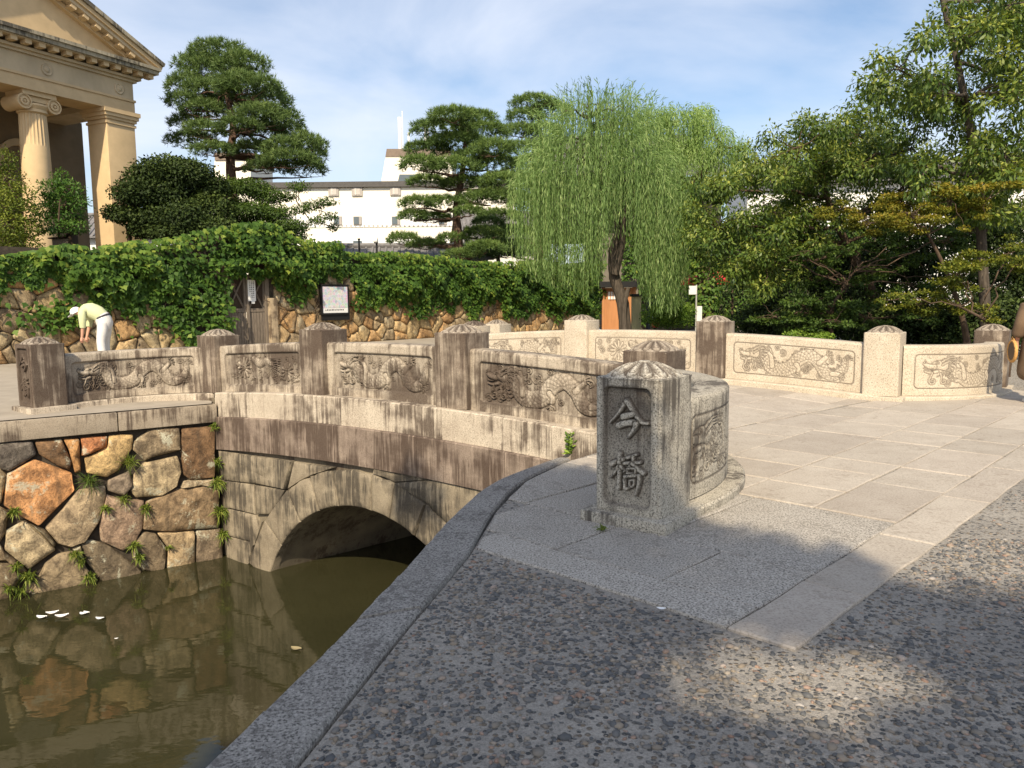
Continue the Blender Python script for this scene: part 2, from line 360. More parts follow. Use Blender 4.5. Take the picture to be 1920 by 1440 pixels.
# ---------------------------------------------------------------- stones
def chaikin(P, it=1, k=.22):
    P = [np.asarray(p, float) for p in P]
    for _ in range(it):
        Q = []
        for i in range(len(P)):
            a, b = P[i], P[(i+1) % len(P)]; Q += [a*(1-k)+b*k, a*k+b*(1-k)]
        P = Q
    return P
def area2(P): return .5*sum(P[i][0]*P[(i+1) % len(P)][1]-P[(i+1) % len(P)][0]*P[i][1] for i in range(len(P)))
def stone(name, poly, o, ex, ey, en, mat, parent, gap=.012, depth=.2, bulge=.04, rough=.012, cut=.22, edge=.025, col=None, it=1, proud=0.):
    """a single stone: outline poly in the wall plane (metres along ex, ey from o), rounded face towards en"""
    P = [np.asarray(p, float) for p in poly]
    if area2(P) < 0: P = P[::-1]
    c = sum(P)/len(P)
    P = [c+(p-c)*(1-gap/max(.05, np.linalg.norm(p-c))) for p in P]
    if it:
        Q = []
        for i in range(len(P)):                      # extra points along long edges
            Q.append(P[i]); b = P[(i+1) % len(P)]
            if np.linalg.norm(b-P[i]) > .22: Q.append((P[i]+b)/2+RNG.normal(0, rough*.6, 2))
        P = chaikin(Q, it, cut)
    n = len(P); R = np.array([np.linalg.norm(p-c) for p in P])
    rm = R.mean()
    prof = [(0., -depth), (0., -edge*.7), (edge*.45, -.004), (edge*1.3, bulge*.55), (rm*.30, bulge*.92), (rm*.55, bulge), (rm*.8, bulge)]
    V = []; kx, ky, k0, k1 = RNG.uniform(2, 5.5), RNG.uniform(2, 5.5), RNG.uniform(0, 6), RNG.uniform(0, 6); tl = RNG.normal(0, .05, 2)
    def lowf(q): return rough*(math.sin(kx*2*q[0]+k0)*math.cos(ky*2*q[1]+k1)+.6*math.sin(kx*5*q[0]+ky*4*q[1]+k1))+(q-c)@tl*min(1., rough*60)
    for j, (ins, h) in enumerate(prof):
        for i, p in enumerate(P):
            q = c+(p-c)*max(.08, 1-ins/R[i]); hh = h+(lowf(q) if j > 2 else 0)+proud
            V.append(o+ex*q[0]+ey*q[1]+en*hh)
    V.append(o+ex*c[0]+ey*c[1]+en*(bulge+proud+lowf(c)))
    Fs = []
    for j in range(len(prof)-1):
        for i in range(n): Fs.append((j*n+i, j*n+(i+1) % n, (j+1)*n+(i+1) % n, (j+1)*n+i))
    b = (len(prof)-1)*n
    for i in range(n): Fs.append((b+i, b+(i+1) % n, len(V)-1))
    ob = mk(name, V, Fs, mat, parent, True, sharp=55)
    if col is not None: ob.color = (*col, 1)
    return ob
def clip_half(P, a, nrm):
    """keep the side where (p-a).nrm <= 0"""
    out_ = []
    for i in range(len(P)):
        p, q = P[i], P[(i+1) % len(P)]; dp, dq = (p-a)@nrm, (q-a)@nrm
        if dp <= 0: out_.append(p)
        if (dp < 0) != (dq < 0) and abs(dp-dq) > 1e-9: out_.append(p+(q-p)*(dp/(dp-dq)))
    return out_
def clip_convex(P, Rg):
    P = [np.asarray(p, float) for p in P]; Rg = [np.asarray(p, float) for p in Rg]
    if area2(Rg) < 0: Rg = Rg[::-1]
    for i in range(len(Rg)):
        a, b = Rg[i], Rg[(i+1) % len(Rg)]; d = b-a
        P = clip_half(P, a, np.array([d[1], -d[0]]))
        if len(P) < 3: return []
    return P
def voronoi(seeds, box):
    S = np.array(seeds); x0, x1, y0, y1 = box; out_ = []
    for i, p in enumerate(S):
        P = [np.array(q, float) for q in [(x0, y0), (x1, y0), (x1, y1), (x0, y1)]]
        d = np.linalg.norm(S-p, axis=1); idx = np.argsort(d)[1:22]
        for j in idx:
            m_ = (p+S[j])/2; P = clip_half(P, m_, (S[j]-p)/np.linalg.norm(S[j]-p))
            if len(P) < 3: break
        out_.append(P)
    return out_

# ---------------------------------------------------------------- far canal wall (rubble under granite coping)
LW0 = np.array([-4.66, 11.82]); LW1 = np.array([-7.2, 10.05]); lt = unit(LW1-LW0); ln = unit(np.array([-lt[1], lt[0]])); 
if ln@(np.zeros(2)-LW0) < 0: ln = -ln
lw_ex = np.array([lt[0], lt[1], 0]); lw_en = np.array([ln[0], ln[1], 0.]); EZ = np.array([0, 0, 1.])
cw = empty('canal_wall', v3(LW0, WATER)); tag(cw, 'rubble retaining wall of orange, brown and grey stones rising from the water', 'wall')
mb = MB(); mb.box(v3(LW0-ln*.5, -3.2), lw_ex*3.2, -lw_en*.0+np.array([ln[0]*.42, ln[1]*.42, 0]), EZ*2.9)
L2 = [LW0+lt*3.2, np.array([-12, 5.]), np.array([-20, -8.])]
for i in range(2):
    a, b = L2[i], L2[i+1]; d = b-a; nn = unit(np.array([-d[1], d[0]])); nn = nn if nn@(-a) > 0 else -nn
    mb.box(v3(a-nn*.5, -3.2), v3(d, 0), v3(nn*.44, 0), EZ*2.9)
mb.build('joint_backing', MORTAR, cw)
tr6 = [
 ([(0,255),(225,250),(255,340),(60,460),(0,440),(-70,380),(-60,260)],(.14,.13,.12)),
 ([(240,250),(430,235),(500,400),(480,450),(400,420),(270,340)],(.17,.11,.065)),
 ([(440,235),(550,232),(560,460),(520,470),(500,400)],(.38,.22,.10)),
 ([(560,230),(745,215),(740,285),(650,330),(590,350),(565,350)],(.37,.17,.085)),
 ([(755,212),(925,205),(915,300),(820,450),(740,500),(600,470),(585,370),(660,335),(745,290)],(.48,.36,.19)),
 ([(930,250),(1040,170),(1245,155),(1255,310),(1090,350),(1000,385),(920,310)],(.21,.175,.125)),
 ([(1260,160),(1490,140),(1490,500),(1320,520),(1270,480),(1255,300)],(.155,.10,.06)),
 ([(45,480),(240,375),(500,470),(520,590),(270,840),(180,790),(20,690)],(.46,.255,.125)),
 ([(-90,430),(0,440),(45,480),(10,680),(-90,690)],(.33,.27,.17)),
 ([(540,590),(730,560),(735,620),(690,810),(590,950),(490,985),(400,960),(310,850)],(.29,.24,.17)),
 ([(40,870),(180,800),(390,1000),(200,1140),(30,1000)],(.42,.36,.25)),
 ([(750,520),(900,460),(930,560),(860,630),(745,590)],(.20,.17,.14)),
 ([(930,480),(1000,400),(1230,350),(1260,460),(1230,560),(1120,630),(940,640),(900,590)],(.34,.29,.20)),
 ([(740,620),(850,650),(1000,660),(990,850),(940,950),(850,1010),(700,940),(690,830)],(.29,.22,.17)),
 ([(1010,670),(1240,580),(1420,560),(1520,580),(1520,850),(1200,875),(990,860)],(.23,.175,.115)),
 ([(945,940),(1000,880),(1080,890),(1155,990),(1140,1130),(1090,1160),(990,1140),(920,1060)],(.17,.14,.10)),
 ([(1090,885),(1350,870),(1355,1130),(1150,1170),(1165,990)],(.36,.29,.19)),
 ([(1360,870),(1530,850),(1550,1100),(1360,1130)],(.17,.14,.105)),
 ([(560,960),(640,935),(760,975),(900,1080),(985,1150),(960,1215),(730,1255),(600,1090)],(.135,.115,.085)),
 ([(310,1100),(400,1030),(560,1010),(600,1130),(720,1260),(260,1340),(190,1330),(290,1150)],(.24,.20,.14)),
 ([(0,1090),(80,1090),(150,1175),(60,1350),(0,1370),(-80,1370),(-80,1080)],(.155,.125,.085)),
 ([(-90,715),(0,700),(60,740),(40,880),(0,950),(-90,960)],(.26,.21,.14)),
 ([(-80,975),(0,965),(30,1010),(190,1150),(150,1165),(90,1085),(0,1080),(-80,1070)],(.19,.15,.10)),
 ([(1275,525),(1490,510),(1490,570),(1420,555),(1250,575)],(.34,.29,.21)),
 ([(500,1000),(560,965),(590,1090),(560,1005)],(.22,.19,.13)),
 ([(190,800),(270,850),(310,860),(390,960),(380,985)],(.15,.13,.09)),
]
def lwall(X, Y):
    P = at_plane(X/3.692, 760+Y/3.692, LW0, ln); return np.array([(P[:2]-LW0)@lt, P[2]])
o0 = v3(LW0, 0)
for poly, c in tr6:
    c = tuple(min(.6, x*1.25) for x in c)
    stone('stone', [lwall(*p) for p in poly], o0, lw_ex, EZ, lw_en, RUB, cw, gap=.002, depth=.16, bulge=.045, rough=.012, cut=.075, edge=.016, col=c)
pal = [(.40, .27, .15), (.30, .24, .16), (.20, .165, .12), (.36, .30, .19), (.24, .19, .13), (.44, .33, .19), (.16, .135, .11)]
sd_ = [(3.35+.55*i+RNG.uniform(-.15, .15), -2.6+.5*j+RNG.uniform(-.12, .12)) for i in range(7) for j in range(5)]
for P in voronoi(sd_, (3.12, 7., -2.9, -.35)):
    if len(P) > 2 and abs(area2(P)) > .03:
        # follows the bend of the bank
        d = unit(L2[1]-L2[0]); nn = unit(np.array([-d[1], d[0]])); nn = nn if nn@(-L2[0]) > 0 else -nn
        stone('stone', [p-np.array([3.12, 0]) for p in P], v3(L2[0], 0), v3(d, 0), EZ, v3(nn, 0), RUB, cw, col=pal[RNG.integers(7)], depth=.16, bulge=.06)
# coping blocks
def coping(a, b, zt, h, wid, name, mat, parent, over=.05, gap=.006, zb=None, bev=.015):
    d = b-a; L = np.linalg.norm(d); d = d/L; nn = np.array([-d[1], d[0]]); nn = nn if nn@(-a) > 0 else -nn
    m = MB(); m.box(v3(a+d*gap+nn*over, zt-h), v3(d*(L-2*gap), 0), v3(-nn*wid, 0), EZ*h)
    return m.build(name, mat, parent, bevel=bev)
cs = [-.07, 1.32, 3.2]
zc = -.075
for i in range(2): coping(LW0+lt*cs[i], LW0+lt*cs[i+1], zc, .275, .75, 'coping_stone', G_COPE, cw)
for i in range(4): coping(L2[0]+(L2[1]-L2[0])*i/4, L2[0]+(L2[1]-L2[0])*(i+1)/4, zc, .275, .6, 'coping_stone', G_COPE, cw)

# ---------------------------------------------------------------- near bank: kerb and the wall below it
nb = empty('near_canal_wall', v3((-1, 2.34), WATER)); tag(nb, 'dark stone wall below the grey granite kerb of the near bank', 'wall')
V = []; Fs = []
for q in kout+[tuple(P2+A_*.6-N_*.28)]: V += [v3(q, -.2), v3(q, -3.2)]
for i in range(len(kout)): Fs.append((2*i, 2*i+1, 2*i+3, 2*i+2))
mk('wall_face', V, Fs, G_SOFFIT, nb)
def interp(poly, t):
    poly = np.array(poly, float); d = np.concatenate([[0], np.cumsum(np.linalg.norm(np.diff(poly, axis=0), axis=1))]); 
    return np.array([np.interp(t*d[-1], d, poly[:, 0]), np.interp(t*d[-1], d, poly[:, 1])])
def smoothpoly(P, n):
    P = np.array(P, float); t = np.linspace(0, 1, len(P)); T = np.linspace(0, 1, n); out_ = []
    for tt in T:
        i = min(len(P)-2, int(tt*(len(P)-1))); u = tt*(len(P)-1)-i
        p0, p1, p2, p3 = P[max(i-1, 0)], P[i], P[i+1], P[min(i+2, len(P)-1)]
        out_.append(.5*((2*p1)+(-p0+p2)*u+(2*p0-5*p1+4*p2-p3)*u*u+(-p0+3*p1-3*p2+p3)*u**3))
    return np.array(out_)
kerb = empty('kerb', v3((-.7, 2.34), 0)); tag(kerb, 'dark grey granite kerb curving along the near canal edge', 'kerb')
ko = smoothpoly(kout[2:], 61); ki = smoothpoly(kin[2:], 61)
ki = ki-.012*np.array([[unit(a-b)[0], unit(a-b)[1]] for a, b in zip(ki, ko)])*0
cuts = [0, 9, 18, 27, 30, 42, 60]
cuts = [0, 12, 22, 29, 46, 60]
for i in range(len(cuts)-1):
    a, b = cuts[i], cuts[i+1]; V = []; Fs = []; zt = .018+RNG.uniform(-.003, .003)+(.006 if i == 2 else 0)
    idx = list(range(a, b+1)); g0 = .004
    for j in idx:
        o_, i_ = ko[j].copy(), ki[j].copy(); d = unit(i_-o_)
        tng = unit(ko[min(j+1, 60)]-ko[max(j-1, 0)])
        sh = tng*(g0 if j == a else (-g0 if j == b else 0))
        w_ = RNG.normal(0, .003)
        V += [v3(o_+sh-d*(.02+w_), -.26), v3(o_+sh-d*(.02+w_), zt-.018), v3(o_+sh-d*(.004+w_), zt), v3(i_+sh-d*.03, zt), v3(i_+sh-d*.018, zt-.015), v3(i_+sh-d*.018, -.26)]
    for j in range(len(idx)-1):
        for k in range(5): Fs.append((j*6+k, j*6+k+1, (j+1)*6+k+1, (j+1)*6+k))
    Fs += [tuple(range(6))[::-1], tuple(range(len(V)-6, len(V)))]
    mk('kerb_stone', V, [f[::-1] for f in Fs], G_KERB, kerb, True, sharp=30)

# ---------------------------------------------------------------- paving
e_d = np.array([.70, .714]); m_d = np.array([.714, -.70])
def wq(w_, q_): return m_d*w_+e_d*q_
pav = empty('bridge_paving', v3(wq(-1.65, 5), 0)); tag(pav, 'pale granite slabs paving the bridge and its approach', kind='structure')
Rb = [wq(-1.32, 3.04), wq(-1.32, 13.4), QQ[1], QQ[2], P2+A_*.0, np.array([.55, 7.05]), np.array([.10, 6.2]), np.array([-.12, 5.33]), np.array([-.24, 4.45])]
Ra = [P2-N_*.2, P2+DQ+N_*.2, P2+DQ+N_*.2+A_*8.4, P2-N_*.2+A_*8.4]
def slab(poly, mat):
    c = sum(poly)/len(poly); n = len(poly); tilt = RNG.normal(0, .0012, 2); dz = RNG.normal(0, .002)
    if area2(poly) < 0: poly = poly[::-1]
    # drop near-duplicate points
    Q = []
    for p in poly:
        if not Q or np.linalg.norm(p-Q[-1]) > .02: Q.append(p)
    if np.linalg.norm(Q[0]-Q[-1]) < .02: Q = Q[:-1]
    poly = Q; n = len(poly)
    if n < 3: return
    L = []
    for i in range(n):
        L.append(poly[i]); b = poly[(i+1) % n]; k = int(np.linalg.norm(b-poly[i])/.3)
        for j in range(1, k+1): L.append(poly[i]+(b-poly[i])*j/(k+1)+RNG.normal(0, .003, 2))
    poly = L; n = len(poly)
    def zz(p): return zdeck(p)+.013+dz+(p-c)@tilt
    V = []
    for ins, h in ((.008, -.07), (.008, -.007), (.017, 0.)):
        for p in poly:
            q = p+(c-p)*min(.3, ins/max(.05, np.linalg.norm(p-c))); V.append(v3(q, zz(q)+h))
    V.append(v3(c, zz(c)))
    Fs = []
    for j in range(2):
        for i in range(n): Fs.append((j*n+i, j*n+(i+1) % n, (j+1)*n+(i+1) % n, (j+1)*n+i))
    for i in range(n): Fs.append((2*n+i, 2*n+(i+1) % n, 3*n))
    mk('slab', V, Fs, mat, pav, False)
def lay(w0, w1, q0, q1, regs=(Rb, Ra), near=False):
    rect = [wq(w0, q0), wq(w1, q0), wq(w1, q1), wq(w0, q1)]
    for R in regs:
        P = clip_convex(rect, R)
        if len(P) > 2 and abs(area2(P)) > .03: slab(P, G_SLABN if near else (G_SLAB if RNG.random() < .6 else G_SLAB2))
for a, b in ((3.05, 3.86), (3.86, 4.97), (4.97, 6.25), (6.25, 7.6), (7.6, 8.9), (8.9, 10.3), (10.3, 11.7), (11.7, 13.4)): lay(-1.65, -1.33, a, b, (Rb,))
lay(-3.45, -1.65, 3.06, 3.36, (Rb,), True)
for a, b in ((-3.75, -2.95), (-2.95, -2.2), (-2.2, -1.65)): lay(a, b, 3.36, 4.0, (Rb,), True)
for a, b in ((-5.0, -3.8), (-3.8, -2.65), (-2.65, -1.65)): lay(a, b, 4.0, 5.29, (Rb,), True)
rows = [-1.65, -2.2, -2.83, -3.54, -4.27, -5.0, -5.75, -6.5, -7.25, -8.0, -8.75, -9.5, -10.3, -11.1, -12., -13.]
fix = {0: [5.29, 6.35, 7.07, 8.15, 8.84, 9.9], 1: [5.29, 5.87, 6.6, 7.1, 8.26, 9.0, 9.7], 2: [5.29, 5.9, 6.52, 7.12, 8.39, 9.28], 3: [5.29, 6.6, 7.82, 8.5, 9.6]}
for i in range(len(rows)-1):
    js = fix.get(i, [5.29+RNG.uniform(.3, 1.)]); js = list(js) if i in fix else [5.29]+js
    while js[-1] < 19: js.append(js[-1]+RNG.uniform(.85, 1.5))
    for a, b in zip(js[:-1], js[1:]): lay(rows[i+1], rows[i], a, b)
# ---------------------------------------------------------------- carved relief as height fields
def spiral(cx, cy, r, turns, a0, cw_=1, n=26, r1=.15):
    t = np.linspace(0, 1, n); rr = r*(1-(1-r1)*t); a = a0+cw_*2*math.pi*turns*t
    return np.stack([cx+rr*np.cos(a), cy+rr*np.sin(a)], 1)
def crv(pts, n=24): return smoothpoly(np.array(pts, float), n)
class Field:
    def __init__(s, X, Y): s.X, s.Y = X, Y; s.h = np.zeros_like(X); s.g = np.zeros_like(X)
    def stroke(s, P, r0, r1=None, hmax=.02, gw=.006, flat=False):
        P = np.asarray(P, float); r1 = r0 if r1 is None else r1; n = len(P)-1
        R = np.linspace(r0, r1, len(P)); pad = max(r0, r1)+.03
        msk = (s.X > P[:, 0].min()-pad) & (s.X < P[:, 0].max()+pad) & (s.Y > P[:, 1].min()-pad) & (s.Y < P[:, 1].max()+pad)
        if not msk.any(): return
        x, y = s.X[msk], s.Y[msk]; best = np.full(x.shape, 9.); rb = np.full(x.shape, r0)
        for i in range(n):
            a, b = P[i], P[i+1]; d = b-a; L = d@d+1e-12
            t = np.clip(((x-a[0])*d[0]+(y-a[1])*d[1])/L, 0, 1)
            dd = np.hypot(x-a[0]-t*d[0], y-a[1]-t*d[1]); rr = R[i]+(R[i+1]-R[i])*t; q = dd-rr
            k = q < best; best = np.where(k, q, best); rb = np.where(k, rr, rb)
        dn = np.clip((best+rb)/rb, 0, 1)
        hh = hmax*np.clip(1-dn**(6 if flat else 2.4), 0, 1)
        h = s.h[msk]; g = s.g[msk]
        ins = best < 0
        h = np.where(ins, np.maximum(hh, h*.55+hh*.45), h)
        gr = np.exp(-(best/gw)**2)
        g = np.where(best < -gw, g*.0, g); g = np.maximum(g, gr)
        s.h[msk] = h; s.g[msk] = g
    def body(s, P, w0, w1, hmax, pitch=.055, gw=.0045):
        """scaled dragon body along P"""
        P = np.asarray(P, float); n = len(P)-1; W = np.interp(np.linspace(0, 1, len(P)), [0, .25, .7, 1], [w0, w0*1.15, w0*.95, w1])
        acc = 0.; best = np.full(s.X.shape, 9.); S = np.zeros_like(s.X); Dd = np.zeros_like(s.X); Wb = np.ones_like(s.X)
        for i in range(n):
            a, b = P[i], P[i+1]; d = b-a; L = math.hypot(*d)+1e-9; u = d/L; nn = np.array([-u[1], u[0]])
            t = np.clip(((s.X-a[0])*u[0]+(s.Y-a[1])*u[1]), 0, L); px, py = s.X-a[0]-t*u[0], s.Y-a[1]-t*u[1]
            dd = np.hypot(px, py); sg = px*nn[0]+py*nn[1]; ww = W[i]+(W[i+1]-W[i])*t/L; q = dd/ww
            k = q < best; best = np.where(k, q, best); S = np.where(k, acc+t, S); Dd = np.where(k, np.sign(sg)*dd, Dd); Wb = np.where(k, ww, Wb); acc += L
        ins = best < 1
        hh = hmax*np.sqrt(np.clip(1-best**2.4, 0, 1))
        c1 = np.abs(((S+Dd*.8)/pitch+.5) % 1-.5)*pitch*.75; c2 = np.abs(((S-Dd*.8)/pitch+.5) % 1-.5)*pitch*.75
        sc = np.maximum(np.exp(-(c1/gw)**2), np.exp(-(c2/gw)**2))
        belly = Dd < -.52*Wb
        rung = np.exp(-((np.abs((S/(pitch*.55)+.5) % 1-.5)*pitch*.55)/gw)**2)
        line = np.exp(-((Dd+.52*Wb)/gw)**2)
        gin = np.maximum(np.where(belly, rung, sc), line)
        edge = np.exp(-((best-1)*Wb/(gw*1.3))**2)
        s.h = np.where(ins, np.maximum(hh, s.h*.3), s.h); s.g = np.where(ins, gin*.8, s.g); s.g = np.maximum(s.g, edge)
def dragon(X, Y, fw, fh, v=0):
    """dragon facing left inside a field fw x fh"""
    f = Field(X, Y); rs = np.random.default_rng(100+v); sx, sy = fw/1.8, fh/.48
    def q(pts): return [(x*sx, y*sy) for x, y in pts]
    fl = 1 if v % 2 == 0 else -1
    # cloud curls and flames behind
    for i in range(30):
        cx, cy = rs.uniform(-.82, .85)*sx, rs.choice([-1, 1])*rs.uniform(.04, .21)*sy
        f.stroke(spiral(cx, cy, rs.uniform(.035, .06), 1.3, rs.uniform(0, 6), rs.choice([-1, 1])), .010, .007, .012)
    # spikes along the back
    bodyp = crv(q([(-.56, .10), (-.42, .10*fl+.04), (-.36, -.06), (-.22, -.15), (-.02, -.10), (.12, .06), (.28, .12), (.42, .02), (.52, -.13), (.66, -.15), (.78, -.03), (.80, .10)]), 70)
    for i in range(6, 66, 4):
        p, d = bodyp[i], unit(bodyp[i+1]-bodyp[i-1]); nn = np.array([-d[1], d[0]]); w_ = .085*sy*(1-.4*i/70)
        for sg in (-1, 1): f.stroke([p+nn*w_*.9+d*sg*.026, p+nn*(w_+.055*sy)+d*.012], .007, .004, .012)
    f.body(bodyp, .098*sy, .042*sy, .032)
    # tail tuft
    for a in (.5, .9, 1.3, 1.7):
        b = bodyp[-1]; f.stroke(crv([b, b+np.array([math.cos(a)*.05, math.sin(a)*.05]), b+np.array([math.cos(a-.5)*.11, math.sin(a-.4)*.09])], 8), .012, .003, .018)
    # legs with curled claws
    for (lx, ly, dx, dy) in ((-.30, -.10, -.14, .26), (.08, -.04, .02, -.15), (.42, .02, .20, .15), (.62, -.13, .17, -.03)):
        k = np.array([lx*sx, ly*sy]); e = k+np.array([dx*sx*.6, dy*sy*.9]); f.stroke(crv([k, k*.4+e*.6+np.array([.03, .02]), e], 10), .042*sy, .024*sy, .026)
        for j in range(4):
            a = math.atan2(dy, dx)+(j-1.5)*.62; c1 = e+np.array([math.cos(a), math.sin(a)])*.055
            f.stroke(crv([e, c1, c1+np.array([math.cos(a-.9), math.sin(a-.9)])*.03], 8), .014, .005, .024)
    # mane
    for i in range(8):
        a = .9-i*.34; b = np.array([-.60*sx, .07*sy]); f.stroke(crv([b, b+np.array([math.cos(a)*.09, math.sin(a)*.09]), b+np.array([math.cos(a-.5)*.19, math.sin(a-.35)*.15])], 9), .015, .004, .022)
    # head: skull, snout, jaw, eye, horns, whiskers
    f.stroke(crv(q([(-.58, .09), (-.66, .10), (-.72, .07)]), 8), .075*sy, .055*sy, .034)
    f.stroke(crv(q([(-.70, .07), (-.77, .08), (-.815, .12)]), 8), .042*sy, .030*sy, .034)
    f.stroke(crv(q([(-.66, .0), (-.74, -.02), (-.81, .0)]), 8), .026*sy, .014*sy, .030)
    f.stroke(crv(q([(-.72, .035), (-.78, .03), (-.82, .05)]), 8), .008, .008, .036)
    f.stroke(spiral(-.665*sx, .125*sy, .022, 1.0, 0), .009, .009, .042)
    f.stroke(spiral(-.81*sx, .135*sy, .018, 1.0, 0), .009, .007, .040)
    for k_ in (0, .05): f.stroke(crv(q([(-.60, .15-k_), (-.52, .20-k_), (-.44, .205-k_)]), 9), .017, .006, .034)
    f.stroke(np.concatenate([crv(q([(-.72, -.02), (-.74, -.09)]), 5), spiral(-.715*sx, -.145*sy, .055, 1.5, 2.2, 1)]), .015, .008, .026)
    f.stroke(np.concatenate([crv(q([(-.62, -.03), (-.60, -.10)]), 5), spiral(-.575*sx, -.15*sy, .045, 1.4, 2.4, 1)]), .014, .008, .026)
    for i in range(3): f.stroke(spiral((-.50+.02*i)*sx, (-.02-.045*i)*sy, .045, .75, 3.4, 1), .009, .006, .026)
    return f
def phoenix(X, Y, fw, fh, v=0):
    """flowers, plumes and curls"""
    f = Field(X, Y); rs = np.random.default_rng(300+v); sx, sy = fw/1.8, fh/.48
    for i in range(40):
        cx, cy = rs.uniform(-.85, .85)*sx, rs.uniform(-.21, .21)*sy
        f.stroke(spiral(cx, cy, rs.uniform(.03, .06), 1.2, rs.uniform(0, 6), rs.choice([-1, 1])), .011, .007, .014)
    for (cx, cy, R) in ((-.45, .02, .15), (.62, -.05, .12)):
        for i in range(12):
            a = i*math.pi/6; b = np.array([cx*sx, cy*sy]); u = np.array([math.cos(a), math.sin(a)])
            f.stroke(crv([b+u*.03, b+u*R*.6, b+u*R], 6), .016, .026, .022)
        f.stroke(spiral(cx*sx, cy*sy, .04, 2, 0), .010, .008, .032)
    for i in range(11):
        a = -1.3+i*.13; b = np.array([.05*sx, .16*sy]); f.stroke(crv([b, b+np.array([.10*math.cos(a+.4), .16*math.sin(a)]), b+np.array([.40*math.cos(a*.8), .34*math.sin(a)*.9])], 14), .013, .007, .024)
    f.body(crv([(-.2*sx, .15*sy), (-.05*sx, .08*sy), (.12*sx, .12*sy), (.25*sx, .06*sy)], 20), .06*sy, .03*sy, .03, .04)
    for i in range(8):
        cx, cy = rs.uniform(-.85, .85)*sx, -.18*sy+rs.uniform(-.02, .05); f.stroke(crv([(cx, cy), (cx+.04, cy+.03), (cx+.09, cy)], 6), .02, .008, .018)
    return f
def cloudcurl(X, Y, fw, fh, v=0):
    """curling whiskers and mane seen on the rounded end panels"""
    f = dragon(X, Y, fw*1.25, fh*1.0, v); rs = np.random.default_rng(v)
    for (cx, cy, r) in ((-.36, -.08, .075), (-.30, -.17, .06), (-.05, -.16, .08), (.30, -.14, .07)):
        for k in (1., .62): f.stroke(spiral(cx*fw/1.0*.9, cy*fh/.48, r*k, 1.35, 2.6+k, 1), .012, .008, .024)
    return f
def rr_sdf(X, Y, hw, hh, r):
    qx, qy = np.abs(X)-(hw-r), np.abs(Y)-(hh-r)
    return np.hypot(np.maximum(qx, 0), np.maximum(qy, 0))+np.minimum(np.maximum(qx, qy), 0)-r

